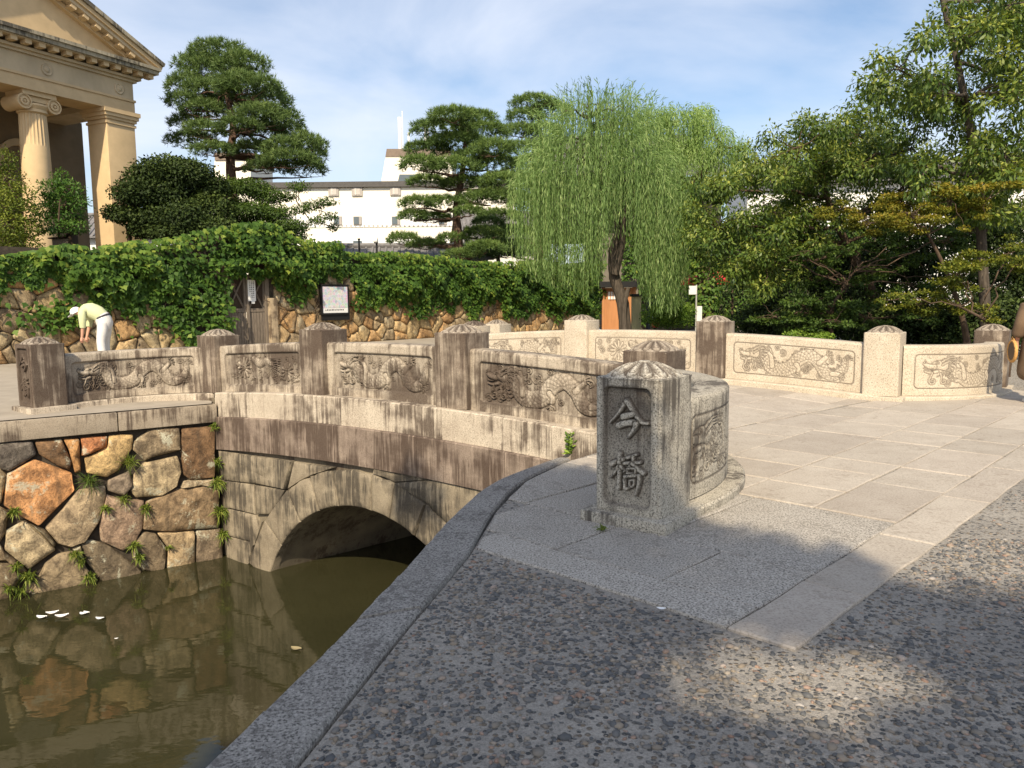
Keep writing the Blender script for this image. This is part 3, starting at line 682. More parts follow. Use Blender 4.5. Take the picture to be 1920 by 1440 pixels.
bridge = empty('stone_bridge', v3((PP[3]+PP[4])/2, WATER)); tag(bridge, 'weathered granite arch bridge with carved dragon parapets over the canal', 'bridge')
def panel(c, zb0, zb1, styL, styR, mat, step=.0105, trim=.2, Hp=.72, TH=.14, v=0, field=dragon, zf=None):
    c = np.array(c, float); d = np.concatenate([[0], np.cumsum(np.linalg.norm(np.diff(c, axis=0), axis=1))]); L = d[-1]
    sv = np.arange(trim, L-trim+1e-6, step); ncol = len(sv)
    cx = np.interp(sv, d, c[:, 0]); cy = np.interp(sv, d, c[:, 1])
    tx = np.gradient(cx); ty = np.gradient(cy)
    ker = np.ones(9)/9
    tx = np.convolve(np.pad(tx, 4, 'edge'), ker, 'valid'); ty = np.convolve(np.pad(ty, 4, 'edge'), ker, 'valid')
    ll = np.hypot(tx, ty); tx /= ll; ty /= ll; nx, ny = ty, -tx       # right normal
    zb = np.array([zf(s_) for s_ in sv]) if zf else np.interp(sv, [0, L], [zb0, zb1])
    nt = int(Hp/step)-2; tv = np.linspace(0, Hp-.03, nt)
    Sg, Tg = np.meshgrid(sv, tv, indexing='ij')
    vis0, vis1 = .26, L-.26; fw = (vis1-vis0)-.22; fh = Hp-.235; xc = (vis0+vis1)/2; yc = Hp*.5-.015
    cols = []; hts = []; dirts = []; masks = []
    for side, sty in ((-1, styL), (1, styR)):
        X = (Sg-xc)*side; Y = Tg-yc
        sd_ = rr_sdf(X, Y, fw/2, fh/2, .055)
        if sty == 'plain': h = np.zeros_like(X); dr = np.zeros_like(X); msk = np.zeros_like(X, bool)
        else:
            f = field(X, Y, fw-.06, fh-.03, v); ins = np.clip(-sd_/.012, 0, 1); clipm = np.clip((-sd_-.008)/.01, 0, 1)
            if sty == 'relief':
                h = -.030*ins+f.h*clipm-.009*f.g*clipm; dr = np.clip(f.g*.75*clipm+np.exp(-(sd_/.012)**2)*.5+clipm*.25*(f.h < .003), 0, 1)
            else:
                h = -.010*np.exp(-(sd_/.006)**2)-.008*f.g*clipm+f.h*.12*clipm; dr = np.clip(f.g*clipm*.85+np.exp(-(sd_/.008)**2)*.9, 0, 1)
            msk = sd_ < -.004
        hts.append(h); dirts.append(dr); masks.append(msk)
    ring = []; dring = []
    for j in range(nt): ring.append((-1, TH+hts[0][:, j], np.full(ncol, tv[j]))); dring.append(dirts[0][:, j])
    for sgn, off, t in ((-1, TH-.010, Hp-.009), (-1, TH-.035, Hp), (1, TH-.035, Hp), (1, TH-.010, Hp-.009)): ring.append((sgn, np.full(ncol, off), np.full(ncol, t))); dring.append(np.full(ncol, .1))
    for j in range(nt)[::-1]: ring.append((1, TH+hts[1][:, j], np.full(ncol, tv[j]))); dring.append(dirts[1][:, j])
    nr = len(ring); V = np.zeros((ncol, nr, 3)); D = np.zeros((ncol, nr))
    for j, (sgn, off, t) in enumerate(ring):
        V[:, j, 0] = cx+nx*sgn*off; V[:, j, 1] = cy+ny*sgn*off; V[:, j, 2] = zb+t; D[:, j] = dring[j]
    I = np.arange(ncol*nr).reshape(ncol, nr)
    Q = np.stack([I[:-1, :-1], I[1:, :-1], I[1:, 1:], I[:-1, 1:]], 2)
    carve = np.zeros((ncol-1, nr-1), bool)
    for k, m_ in enumerate(masks):
        mm = m_[:-1, :-1] & m_[1:, 1:]
        if k == 0: carve[:, :nt-1] |= mm
        else: carve[:, nr-nt:] |= mm[:, ::-1]
    Vf = V.reshape(-1, 3); Df = D.reshape(-1)
    def sub(name, sel, parent, extra=None):
        q = Q[sel]; 
        if len(q) == 0: return None
        u, inv = np.unique(q.ravel(), return_inverse=True)
        return mk(name, Vf[u], inv.reshape(-1, 4), mat, parent, True, vattr={'dirt': Df[u]}, sharp=60)
    p = sub('parapet_panel', ~carve, bridge)
    cL = carve.copy(); cL[:, nt:] = False; cR = carve.copy(); cR[:, :nt] = False
    for cc in (cL, cR): sub('dragon_carving', cc, p)
    return p
HW = .24; PH = .90
def cap_mesh():
    n = 96; g_ = np.linspace(-1, 1, n); X, Y = np.meshgrid(g_, g_, indexing='ij')
    pn = (np.abs(X)**3.2+np.abs(Y)**3.2)**(1/3.2); r = np.hypot(X, Y); th = np.arctan2(Y, X); K = 12
    z = .106*np.clip(1-np.clip(pn, 0, 1)**1.75, 0, 1); z = np.where(r < .20, np.minimum(z, .098)+.004, z)
    ph = np.abs(((th/(2*math.pi)*K+.5) % 1)-.5)*2           # 0 at petal axis, 1 at border
    t = np.clip((pn-.18)/.76, 0, 1.4)
    xb = .9*np.sqrt(np.clip(1-np.clip((t-.35)/.65, 0, 1)**4, 0, 1)); w_ = (math.pi/K)*np.maximum(r, .1)
    g1 = np.exp(-((ph-xb)*w_/.046)**2)*(t > 0)*(t < 1.1); g1 = np.maximum(g1, np.exp(-((t-1.)/.05)**2)*(ph < .3))
    xb2 = .55*np.sqrt(np.clip(1-np.clip((t-.45)/.38, -1, 1)**4, 0, 1)); g2 = np.exp(-((ph-xb2)*w_/.036)**2)*(t > .1)*(t < .83)
    gg = np.clip(np.maximum(g1, g2*.8), 0, 1)*(r > .2); lip = np.exp(-((r-.2)/.03)**2); gg = np.maximum(gg, lip)
    z = z-.014*gg+.005*np.clip(1-gg, 0, 1)*(t > 0)*(t < 1)
    V = np.stack([X*(HW-.004), Y*(HW-.004), np.maximum(z, 0)], 2).reshape(-1, 3); I = np.arange(n*n).reshape(n, n)
    Q = np.stack([I[:-1, :-1], I[1:, :-1], I[1:, 1:], I[:-1, 1:]], 2).reshape(-1, 4)
    # skirt
    ed = np.concatenate([I[:, 0], I[-1, 1:], I[-2::-1, -1], I[0, -2:0:-1]]); b = len(V); S = V[ed].copy(); S[:, 2] = -.015; V = np.concatenate([V, S]); m_ = len(ed)
    k = np.arange(m_); Q = np.concatenate([Q, np.stack([ed, b+k, b+(k+1) % m_, np.roll(ed, -1)], 1)[:, ::-1]])
    dd = np.concatenate([gg.reshape(-1), np.zeros(m_)])
    return V, Q, dd
CV, CQ, CD = cap_mesh()
CAPS = {}
ROT = math.atan2(-A_[1], -A_[0])
def kanji_face(mat, post, c, zb, erode=0.):
    """inscription on the canal side of an end post: recessed panel with raised brush characters"""
    st = .005; us = np.arange(-HW+.02, HW-.02+1e-6, st); vs_ = np.linspace(.018, PH-.011, 174); U, Vv = np.meshgrid(us, vs_, indexing='ij')
    sd_ = rr_sdf(U+.005, Vv-.445, .172, .395, .045); f = Field(U, Vv); k = .48/590
    def K(p): return [((x-372)*k*1.02, .9*(1-(y-150)/1150)) for x, y in p]
    S = [([(352,345),(325,395),(290,450),(215,535)],20,9),([(362,345),(400,400),(445,465),(490,510),(552,516)],21,13),([(330,478),(380,462),(420,448)],27,22),
         ([(292,556),(345,533),(400,522),(450,518)],27,24),([(445,530),(430,570),(400,615),(372,655)],24,9),
         ([(228,892),(265,870),(330,842)],23,18),([(300,795),(300,900),(298,1000),(296,1090),(278,1085)],19,15),([(288,905),(262,960),(220,1012)],15,6),([(312,900),(345,935)],14,10),
         ([(368,822),(410,805),(452,785)],15,12),([(345,872),(410,862),(482,848)],16,14),([(425,800),(408,868),(340,945)],15,8),([(415,866),(460,905),(508,936)],17,21),
         ([(372,915),(368,950)],11,11),([(372,912),(440,905),(436,948),(372,952)],11,11),([(345,985),(348,1050),(352,1090),(385,1075)],15,13),([(350,985),(420,968),(478,958)],15,15),([(478,960),(468,1050),(446,1128)],19,12),
         ([(395,1012),(432,1004),(426,1052),(394,1058),(395,1012)],11,11)]
    for p, r_a, r_b in S: f.stroke(crv(K(p), 14), r_a*k*1.15, r_b*k*1.15, .036, .006, True)
    ins = np.clip(-sd_/.010, 0, 1); h = .003-.034*ins+(f.h*(1-erode))*np.clip((-sd_-.006)/.006, 0, 1)
    dr = np.clip(np.exp(-((f.g*0+sd_)/.012)**2)*.5+f.g*.75*ins+ins*(f.h < .006)*(.22+.5*np.clip((Vv-.30)/.35, 0, 1)), 0, 1)
    o = v3(c-N_*HW, zb); ex = v3(-A_, 0); en = v3(-N_, 0)
    W = o+U[..., None]*ex+Vv[..., None]*EZ+h[..., None]*en
    I = np.arange(U.size).reshape(U.shape); Q = np.stack([I[:-1, :-1], I[1:, :-1], I[1:, 1:], I[:-1, 1:]], 2).reshape(-1, 4)
    nu, nv = U.shape
    ed = np.concatenate([I[:, 0], I[-1, 1:], I[-2::-1, -1], I[0, -2:0:-1]]); Wf = W.reshape(-1, 3); b = len(Wf); Sk = Wf[ed]-en*.02; m_ = len(ed); kk = np.arange(m_)
    Q = np.concatenate([Q, np.stack([ed, b+kk, b+(kk+1) % m_, np.roll(ed, -1)], 1)]); Wf = np.concatenate([Wf, Sk])
    ob = mk('inscription', Wf, Q, mat, post, True, vattr={'dirt': np.concatenate([dr.reshape(-1), np.zeros(m_)])}, sharp=60)
    ob['label'] = 'raised brush-style characters 今橋 in a sunken panel'
    return ob
def post(c, zb, mat, capmat, hole=False):
    """square post; with hole the canal face is left out so that the inscription can sit there"""
    m = MB(); hw = HW; b_ = .028
    ring = []
    for k, (sx_, sy_) in enumerate(((1, 1), (-1, 1), (-1, -1), (1, -1))):
        for a in (0, 22, 45, 68, 90):
            an = math.radians(a+90*k); ring.append((sx_*(hw-b_)+b_*math.cos(an), sy_*(hw-b_)+b_*math.sin(an)))
    zs = [zb, zb+.02, zb+.3, zb+.6, zb+PH-.008, zb+PH]; ins = [0, 0, 0, 0, 0, .008]
    V = []
    for z, i_ in zip(zs, ins):
        for (x, y) in ring:
            f = 1-i_/hw; inn = .0
            if hole and y < -hw+.003 and abs(x) < hw-.021: inn = 0
            V.append(v3(c+A_*(-x*f)+N_*(y*f), z))
    n = len(ring); Fs = []
    for j in range(len(zs)-1):
        for i in range(n):
            if hole and i == 14 and 1 <= j <= 3: continue
            Fs.append((j*n+i, j*n+(i+1) % n, (j+1)*n+(i+1) % n, (j+1)*n+i))
    Fs += [tuple(range(n))[::-1], tuple(range((len(zs)-1)*n, len(zs)*n))]
    if hole:   # sink the canal face so the carved plate stands proud of it
        lo = ring.index(min(ring, key=lambda q: q[1]))
    ob = mk('post', V, Fs, mat, bridge, True, vattr={'dirt': np.zeros(len(V))}, sharp=40)
    key = capmat.name
    if key not in CAPS: CAPS[key] = mesh('cap', CV, CQ, capmat, True, vattr={'dirt': CD})
    co = put('cap', CAPS[key], v3(c, zb+PH-.004), ob, rotz=ROT)
    return ob
def arc(p, q, bulge, side, n=60):
    p, q = np.asarray(p, float), np.asarray(q, float); d = unit(q-p); r = np.array([d[1], -d[0]])*side
    return np.array(bez(p, (p+q)/2+r*bulge*2, q, n))
def line(p, q, n=12): return np.array([np.asarray(p)+(np.asarray(q)-np.asarray(p))*t for t in np.linspace(0, 1, n)])
zP = {1: .085, 2: zbase_s(0), 3: zbase_s(SPAN), 4: zbase_s(2*SPAN), 5: zbase_s(3*SPAN), 6: .03}
zQ = {1: .03, 2: zP[2], 3: zP[3], 4: zP[4], 5: zP[5], 6: .03}
G_CAPN = granite('granite_cap_speckled', (.42, .39, .33), (.35, .32, .265), .12, .8, dirt=True, hs=92)
G_CAP = granite('granite_cap', (.36, .31, .25), (.27, .225, .175), .25, .35, dirt=True)
for k, c in PP.items():
    pm = G_NEAR if k == 1 else G_POST
    ob = post(c, zP[k], pm, G_CAPN if k == 1 else G_CAP, k in (1, 6))
    if k == 1: kanji_face(G_NEAR, ob, c, zP[k])
    if k == 6: kanji_face(G_POST, ob, c, zP[k], .1)
    if k in (1, 6): tag(ob, 'end post with characters in a sunken panel')
for k, c in QQ.items(): post(c, zQ[k], G_POST if k in (1, 3) else G_IN, G_CAP)
cP = {1: arc(PP[1], PP[2], .50, 1), 2: line(PP[2], PP[3]), 3: line(PP[3], PP[4]), 4: line(PP[4], PP[5]), 5: arc(PP[5], PP[6], .42, 1)}
cQ = {1: arc(QQ[1], QQ[2], .50, -1), 2: line(QQ[2], QQ[3]), 3: line(QQ[3], QQ[4]), 4: line(QQ[4], QQ[5]), 5: arc(QQ[5], QQ[6], .42, -1)}
def zfun(k): return lambda s_: zbase_s((k-2)*SPAN+s_)
panel(cP[1], zP[1], zP[2], 'plain', 'incised', G_NEAR, .009, v=11, field=cloudcurl)
panel(cP[2], 0, 0, 'relief', 'plain', G_OUT, .0085, v=2, zf=zfun(2))
panel(cP[3], 0, 0, 'relief', 'plain', G_OUT, .0105, v=3, zf=zfun(3))
panel(cP[4], 0, 0, 'relief', 'plain', G_OUT, .0115, v=4, field=phoenix, zf=zfun(4))
panel(cP[5], zP[5], zP[6], 'relief', 'plain', G_OUT, .0105, v=6)
panel(cQ[1], zQ[1], zQ[2], 'incised', 'plain', G_IN, .010, v=5)
panel(cQ[2], 0, 0, 'incised', 'plain', G_IN, .0095, v=8, zf=zfun(2))
panel(cQ[3], 0, 0, 'incised', 'plain', G_IN, .012, v=7, field=phoenix, zf=zfun(3))
panel(cQ[4], 0, 0, 'incised', 'plain', G_IN, .013, v=10, zf=zfun(4))
panel(cQ[5], zQ[5], zQ[6], 'plain', 'plain', G_IN, .03, v=1)

# plinths under posts and panels
def strip(name, c, lo, hi, z0f, z1f, mat, bev=.012, ext0=0., ext1=0.):
    """bar following curve c; lo/hi offsets along the right normal"""
    c = np.array(c, float); t = np.gradient(c, axis=0); t /= np.linalg.norm(t, axis=1)[:, None]
    c[0] -= t[0]*ext0; c[-1] += t[-1]*ext1; r = np.stack([t[:, 1], -t[:, 0]], 1); V = []; Fs = []
    for i in range(len(c)):
        z0, z1 = z0f(i), z1f(i)
        V += [v3(c[i]+r[i]*lo, z0), v3(c[i]+r[i]*hi, z0), v3(c[i]+r[i]*hi, z1-bev), v3(c[i]+r[i]*(hi-bev), z1), v3(c[i]+r[i]*(lo+bev), z1), v3(c[i]+r[i]*lo, z1-bev)]
    for i in range(len(c)-1):
        for k in range(6): Fs.append((i*6+k, i*6+(k+1) % 6, (i+1)*6+(k+1) % 6, (i+1)*6+k))
    Fs += [tuple(range(6))[::-1], tuple(range(len(V)-6, len(V)))]
    return mk(name, V, [f[::-1] for f in Fs], mat, bridge, True, sharp=35)
for k in (2, 3, 4):
    n_ = 12
    zz = lambda i, k=k: zbase_s((k-2)*SPAN+SPAN*i/(n_-1))-.003
    strip('plinth_stone', cP[k], -.10, .255, lambda i: -.05, zz, G_IN)
    strip('plinth_stone', cQ[k], -.315, .315, lambda i: -.05, zz, G_IN)
strip('plinth_stone', cP[1], -.26, .28, lambda i: -.04, lambda i: .075, G_NEAR, .015, 0, .0)
m = MB(); m.box(v3(PP[1]+A_*.315-N_*.315, -.04), v3(-A_*.63, 0), v3(N_*.63, 0), EZ*.124); m.build('plinth_stone', G_NEAR, bridge, bevel=.014)
strip('plinth_stone', cQ[1], -.28, .26, lambda i: -.06, lambda i: .03+.04*i/59, G_IN, .012)
m = MB(); m.box(v3(QQ[1]+A_*.315-N_*.315, -.06), v3(-A_*.63, 0), v3(N_*.63, 0), EZ*.088); m.build('plinth_stone', G_IN, bridge, bevel=.014)
strip('plinth_stone', cP[5], -.26, .28, lambda i: -.2, lambda i: .068-.043*i/59, G_BAND, .012)
m = MB(); m.box(v3(PP[6]+A_*.315-N_*.315, -.2), v3(-A_*.63, 0), v3(N_*.63, 0), EZ*.229); m.build('plinth_stone', G_BAND, bridge, bevel=.014)
strip('plinth_stone', cQ[5], -.26, .26, lambda i: -.2, lambda i: .068-.043*i/59, G_IN, .012)

for cc_, zz_ in ((PP[2], zP[2]), (PP[5], zP[5]), (QQ[2], zQ[2]), (QQ[5], zQ[5])):
    m = MB(); m.box(v3(cc_+A_*.322-N_*(.09 if cc_ is PP[2] or cc_ is PP[5] else .322), -.06), v3(-A_*(.58 if cc_ is PP[2] else .644), 0), v3(N_*(.35 if cc_ is PP[2] or cc_ is PP[5] else .644), 0), EZ*(zz_+.054)); m.build('plinth_stone', G_IN, bridge, bevel=.012)
# ledge courses along the canal face
def band(s0, s1, lo, hi, zb_, zt_, mat, name, gap=.003):
    n = max(4, int((s1-s0)/.25)); ss = np.linspace(s0+gap, s1-gap, n); c = [P2+A_*s_ for s_ in ss]
    return strip(name, c, lo, hi, lambda i: zb_(ss[i]), lambda i: zt_(ss[i]), mat, .014)
for a, b in ((-.30, .75), (.75, 2.75), (2.75, 4.6), (4.6, 6.1), (6.1, 7.34)): band(a, b, -.315, -.099, lambda s_: zbase_s(s_)-.38, lambda s_: zbase_s(s_)-.001, G_BAND, 'ledge_stone')
zb2 = lambda s_: -.655-.13*((s_-3.8)/3.5)**2
for a, b in ((-.30, .2), (.2, 1.65), (1.65, 3.0), (3.0, 4.45), (4.45, 5.75), (5.75, 7.37)): band(a, b, -.365, -.099, zb2, lambda s_: zbase_s(s_)-.374, G_BAND2, 'course_stone')
# arch: ring stones, spandrel stones, barrel
AC = np.array([4.05, -3.48]); R1, R2 = 2.25, 2.75
fo = v3(P2-N_*.335, 0); fx = v3(A_, 0); fn = v3(-N_, 0)
def ringpt(ph, R): return np.array([AC[0]+R*math.sin(math.radians(ph)), AC[1]+R*math.cos(math.radians(ph))])
js = [-68, -52, -38, -25, -13, -4.6, 11.7, 22.5, 34.8, 51, 69]
for a, b in zip(js[:-1], js[1:]):
    aa = np.linspace(a, b, 6)
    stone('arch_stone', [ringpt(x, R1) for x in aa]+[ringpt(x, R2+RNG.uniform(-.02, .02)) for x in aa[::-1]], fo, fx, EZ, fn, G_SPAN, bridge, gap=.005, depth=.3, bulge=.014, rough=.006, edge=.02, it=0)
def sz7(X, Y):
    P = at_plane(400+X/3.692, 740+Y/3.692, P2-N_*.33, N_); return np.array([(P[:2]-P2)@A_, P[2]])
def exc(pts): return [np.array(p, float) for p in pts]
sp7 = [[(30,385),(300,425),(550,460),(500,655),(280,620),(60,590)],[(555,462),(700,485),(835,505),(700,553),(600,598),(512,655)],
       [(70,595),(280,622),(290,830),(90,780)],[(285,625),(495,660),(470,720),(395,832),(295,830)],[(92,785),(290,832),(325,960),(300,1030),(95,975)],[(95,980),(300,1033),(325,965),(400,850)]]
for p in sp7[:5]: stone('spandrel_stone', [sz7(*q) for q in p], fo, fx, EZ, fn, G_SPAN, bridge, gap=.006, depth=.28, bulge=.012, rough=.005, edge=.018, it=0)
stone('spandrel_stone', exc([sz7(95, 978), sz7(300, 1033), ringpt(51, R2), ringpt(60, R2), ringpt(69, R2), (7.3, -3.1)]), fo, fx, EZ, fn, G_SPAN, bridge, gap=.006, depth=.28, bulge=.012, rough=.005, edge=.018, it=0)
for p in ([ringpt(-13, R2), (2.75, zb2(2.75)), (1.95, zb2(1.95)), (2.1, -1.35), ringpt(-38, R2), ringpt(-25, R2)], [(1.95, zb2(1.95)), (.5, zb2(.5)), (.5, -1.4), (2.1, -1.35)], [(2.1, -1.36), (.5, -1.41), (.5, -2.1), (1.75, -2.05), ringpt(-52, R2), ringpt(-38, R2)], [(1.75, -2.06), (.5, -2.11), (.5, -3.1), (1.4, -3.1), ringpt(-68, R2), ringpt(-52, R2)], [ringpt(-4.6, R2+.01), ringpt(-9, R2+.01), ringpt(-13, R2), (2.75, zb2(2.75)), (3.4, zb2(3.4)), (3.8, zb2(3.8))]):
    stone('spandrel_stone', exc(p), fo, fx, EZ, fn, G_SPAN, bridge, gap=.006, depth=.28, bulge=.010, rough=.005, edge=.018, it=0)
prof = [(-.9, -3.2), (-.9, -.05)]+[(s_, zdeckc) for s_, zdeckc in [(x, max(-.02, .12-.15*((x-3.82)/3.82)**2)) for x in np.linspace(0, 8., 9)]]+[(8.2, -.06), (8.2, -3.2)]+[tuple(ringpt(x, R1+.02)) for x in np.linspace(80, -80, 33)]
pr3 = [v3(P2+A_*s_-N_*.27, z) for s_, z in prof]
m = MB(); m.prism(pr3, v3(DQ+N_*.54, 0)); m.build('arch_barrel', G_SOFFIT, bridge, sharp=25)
# pebbles set in the near bank concrete
def pebbles():
    ico = bmesh.new(); bmesh.ops.create_icosphere(ico, subdivisions=1, radius=1.); 
    bv = np.array([v.co[:] for v in ico.verts]); bf = np.array([[v.index for v in f.verts] for f in ico.faces]); ico.free()
    pts = []
    for (n, y0, y1, x0, x1) in ((26000, 1.9, 4.6, -1.1, 3.2), (9000, 3.0, 8.5, 1.0, 8.5)):
        pts.append(np.stack([RNG.uniform(x0, x1, n), RNG.uniform(y0, y1, n)], 1))
    pts = np.concatenate(pts)
    w_ = pts@m_d; q_ = pts@e_d
    ok = ~((w_ < -1.30) & (q_ > 3.02))
    kx = np.interp(pts[:, 1], [k[1] for k in kin], [k[0] for k in kin]); ok &= pts[:, 0] > kx+.02
    dens = np.sin(pts[:, 0]*2.1+1)*np.cos(pts[:, 1]*1.7)*.5+.5+.35*np.sin(pts[:, 0]*5+pts[:, 1]*4)
    ok &= RNG.random(len(pts)) < .45+.6*dens
    pts = pts[ok]; n = len(pts)
    sz = np.clip(RNG.lognormal(-4.68, .45, n), .0045, .028); el = RNG.uniform(.5, .85, n); an = RNG.uniform(0, math.pi, n)
    V = np.repeat(bv[None], n, 0)*(1+RNG.normal(0, .10, (n, len(bv), 1)))
    X = V[:, :, 0]*sz[:, None]; Y = V[:, :, 1]*(sz*el)[:, None]; Z = V[:, :, 2]*(sz*.42)[:, None]
    c, s = np.cos(an)[:, None], np.sin(an)[:, None]
    W = np.stack([X*c-Y*s+pts[:, 0:1], X*s+Y*c+pts[:, 1:2], Z+.001], 2).reshape(-1, 3)
    Fc = (bf[None]+(np.arange(n)*len(bv))[:, None, None]).reshape(-1, 3)
    k = NT('pebble'); r = k.attr('rnd')
    col = k.ramp(r, [(0, (.050, .056, .064)), (.30, (.085, .09, .095)), (.5, (.15, .14, .125)), (.68, (.21, .165, .115)), (.8, (.30, .255, .20)), (.9, (.26, .15, .10)), (1, (.36, .34, .31))])
    col = k.mix(k.math('MULTIPLY', k.noise(60, None, 3), .35), col, (.22, .20, .17))
    pm = k.done(col, .6, None, .35)
    o = mk('pebbles', W, Fc, pm, None, True, fattr={'rnd': np.repeat(RNG.random(n)**1.25, len(bf))})
    tag(o, 'rounded river pebbles embedded in the near bank concrete', kind='stuff')
pebbles()
# ---------------------------------------------------------------- foliage builders
def leafmesh(name, P, D, Nn, L, W, mat, parent=None, fold=.18, rnd=None, lobes=False):
    n = len(P); D = D/np.linalg.norm(D, axis=1)[:, None]; S = np.cross(D, Nn); S /= (np.linalg.norm(S, axis=1)[:, None]+1e-9); Nn = np.cross(S, D)
    L = np.broadcast_to(L, n)[:, None]; W = np.broadcast_to(W, n)[:, None]
    a = P; t = P+D*L-Nn*L*.12
    if lobes:
        l1 = P+D*L*.22+S*W*.55-Nn*W*fold; r1 = P+D*L*.22-S*W*.55-Nn*W*fold; l2 = P+D*L*.55+S*W*.28; r2 = P+D*L*.55-S*W*.28
        V = np.stack([a, l1, l2, t, r2, r1], 1).reshape(-1, 3); k = 6
        F0 = np.array([[0, 1, 2], [0, 2, 3], [0, 3, 4], [0, 4, 5]])
    else:
        l1 = P+D*L*.48+S*W*.5-Nn*W*fold; r1 = P+D*L*.48-S*W*.5-Nn*W*fold
        V = np.stack([a, l1, t, r1], 1).reshape(-1, 3); k = 4; F0 = np.array([[0, 1, 2], [0, 2, 3]])
    Fc = (F0[None]+(np.arange(n)*k)[:, None, None]).reshape(-1, 3)
    rnd = RNG.random(n) if rnd is None else rnd
    return mk(name, V, Fc, mat, parent, False, fattr={'rnd': np.repeat(np.clip(rnd, 0, 1), len(F0))})
def rdir(n):
    v = RNG.normal(0, 1, (n, 3)); return v/np.linalg.norm(v, axis=1)[:, None]
def clump_leaves(clumps, per, Lm, Wm, droop=.3, up=.5, flat=1., shell=.55, out_=.5):
    """clumps: (center, (rx,ry,rz)); returns leaf arrays"""
    Ps, Ds, Ns, Rs = [], [], [], []
    for c, r in clumps:
        r = np.array(r); n = max(8, int(3.6*per*(r[0]*r[1]*r[2])**(1/1.5)))
        u = rdir(n); rad = shell+(1-shell)*RNG.random(n)**.6; rad *= 1+RNG.normal(0, .10, n)
        p = u*rad[:, None]*r; d = u*out_+rdir(n)*.7+np.array([0, 0, -droop]); nn = u*.6+rdir(n)*.55+np.array([0, 0, up])
        Ps.append(np.asarray(c)+p); Ds.append(d); Ns.append(nn)
        Rs.append(np.clip(.45+.25*u[:, 2]+RNG.normal(0, .2, n)+RNG.normal(0, .08), 0, 1))  # tone partly random, lighter toward each clump's upper side
    P, D, Nn, R = [np.concatenate(q) for q in (Ps, Ds, Ns, Rs)]; n = len(P)
    return P, D, Nn, Lm*RNG.uniform(.7, 1.25, n), Wm*RNG.uniform(.75, 1.2, n), R
def limb(mb, a, b, r0_, r1_, sag=.0, n=7, jit=.05, k=7):
    a, b = np.asarray(a, float), np.asarray(b, float); m_ = (a+b)/2+np.array([RNG.normal(0, jit), RNG.normal(0, jit), sag]); pts = bez(a, m_, b, n)
    for i in range(1, n-1): pts[i] = pts[i]+RNG.normal(0, jit*.25, 3)
    mb.tube(pts, list(np.linspace(r0_, r1_, n)), k)
def nearest(pts, p):
    pts = np.array(pts); return int(np.argmin(np.linalg.norm(pts-p, axis=1)+ .6*np.maximum(0, pts[:, 2]-p[2])))
def pxclumps(L, d, dj=.6, deep=.8, flat=None):
    out_ = []
    for (x, y, rx, ry) in L:
        dd = d+RNG.uniform(-dj, dj); c = at_d(x, y, dd); s_ = dd/F; a = rx*s_; b = ry*s_
        out_.append((c, (a, a*deep, b if flat is None else min(b, a*flat))))
    return out_
def crown_on(name, label, cat, trunk_px, d, clumps, bark, r0_, leafargs, leafmat, zg=.2, group=None, lobes=False, limb_r=.035, fold=.18, cname='crown'):
    base = at_d(*trunk_px[0], d); tr = [np.array([base[0], base[1], zg-.05])]+[at_d(x, y, d+RNG.uniform(-.1, .1)) for x, y in trunk_px]
    root = empty(name, (base[0], base[1], zg)); tag(root, label, cat, group)
    mb = MB(); sp_ = smoothpoly(tr, 16); rad = np.linspace(r0_, r0_*.3, 16); rad[0] *= 1.3
    mb.tube(list(sp_), list(rad), 10, wob=.06)
    cc_ = np.array([c for c, r in clumps]); ng = max(3, len(clumps)//8); gc = cc_[RNG.choice(len(cc_), ng, replace=False)]
    for _ in range(4):
        lab_ = np.argmin(np.linalg.norm(cc_[:, None]-gc[None], axis=2), axis=1); gc = np.array([cc_[lab_ == j].mean(0) if (lab_ == j).any() else gc[j] for j in range(ng)])
    for j in range(ng):
        i = nearest(sp_[5:], gc[j])+5; limb(mb, sp_[i], gc[j], min(rad[i]*.7, limb_r*1.7), limb_r*.6, sag=.1, jit=.2, k=7)
        for q in cc_[lab_ == j]: limb(mb, gc[j]+RNG.normal(0, .04, 3), q, limb_r*.5, limb_r*.15, sag=.05, jit=.08, k=5, n=5)
    mb.build('trunk', bark, root, smooth=True, sharp=80)
    P, D, Nn, L, W, R = clump_leaves(clumps, **leafargs)
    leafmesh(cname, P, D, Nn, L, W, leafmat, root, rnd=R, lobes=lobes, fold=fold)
    return root
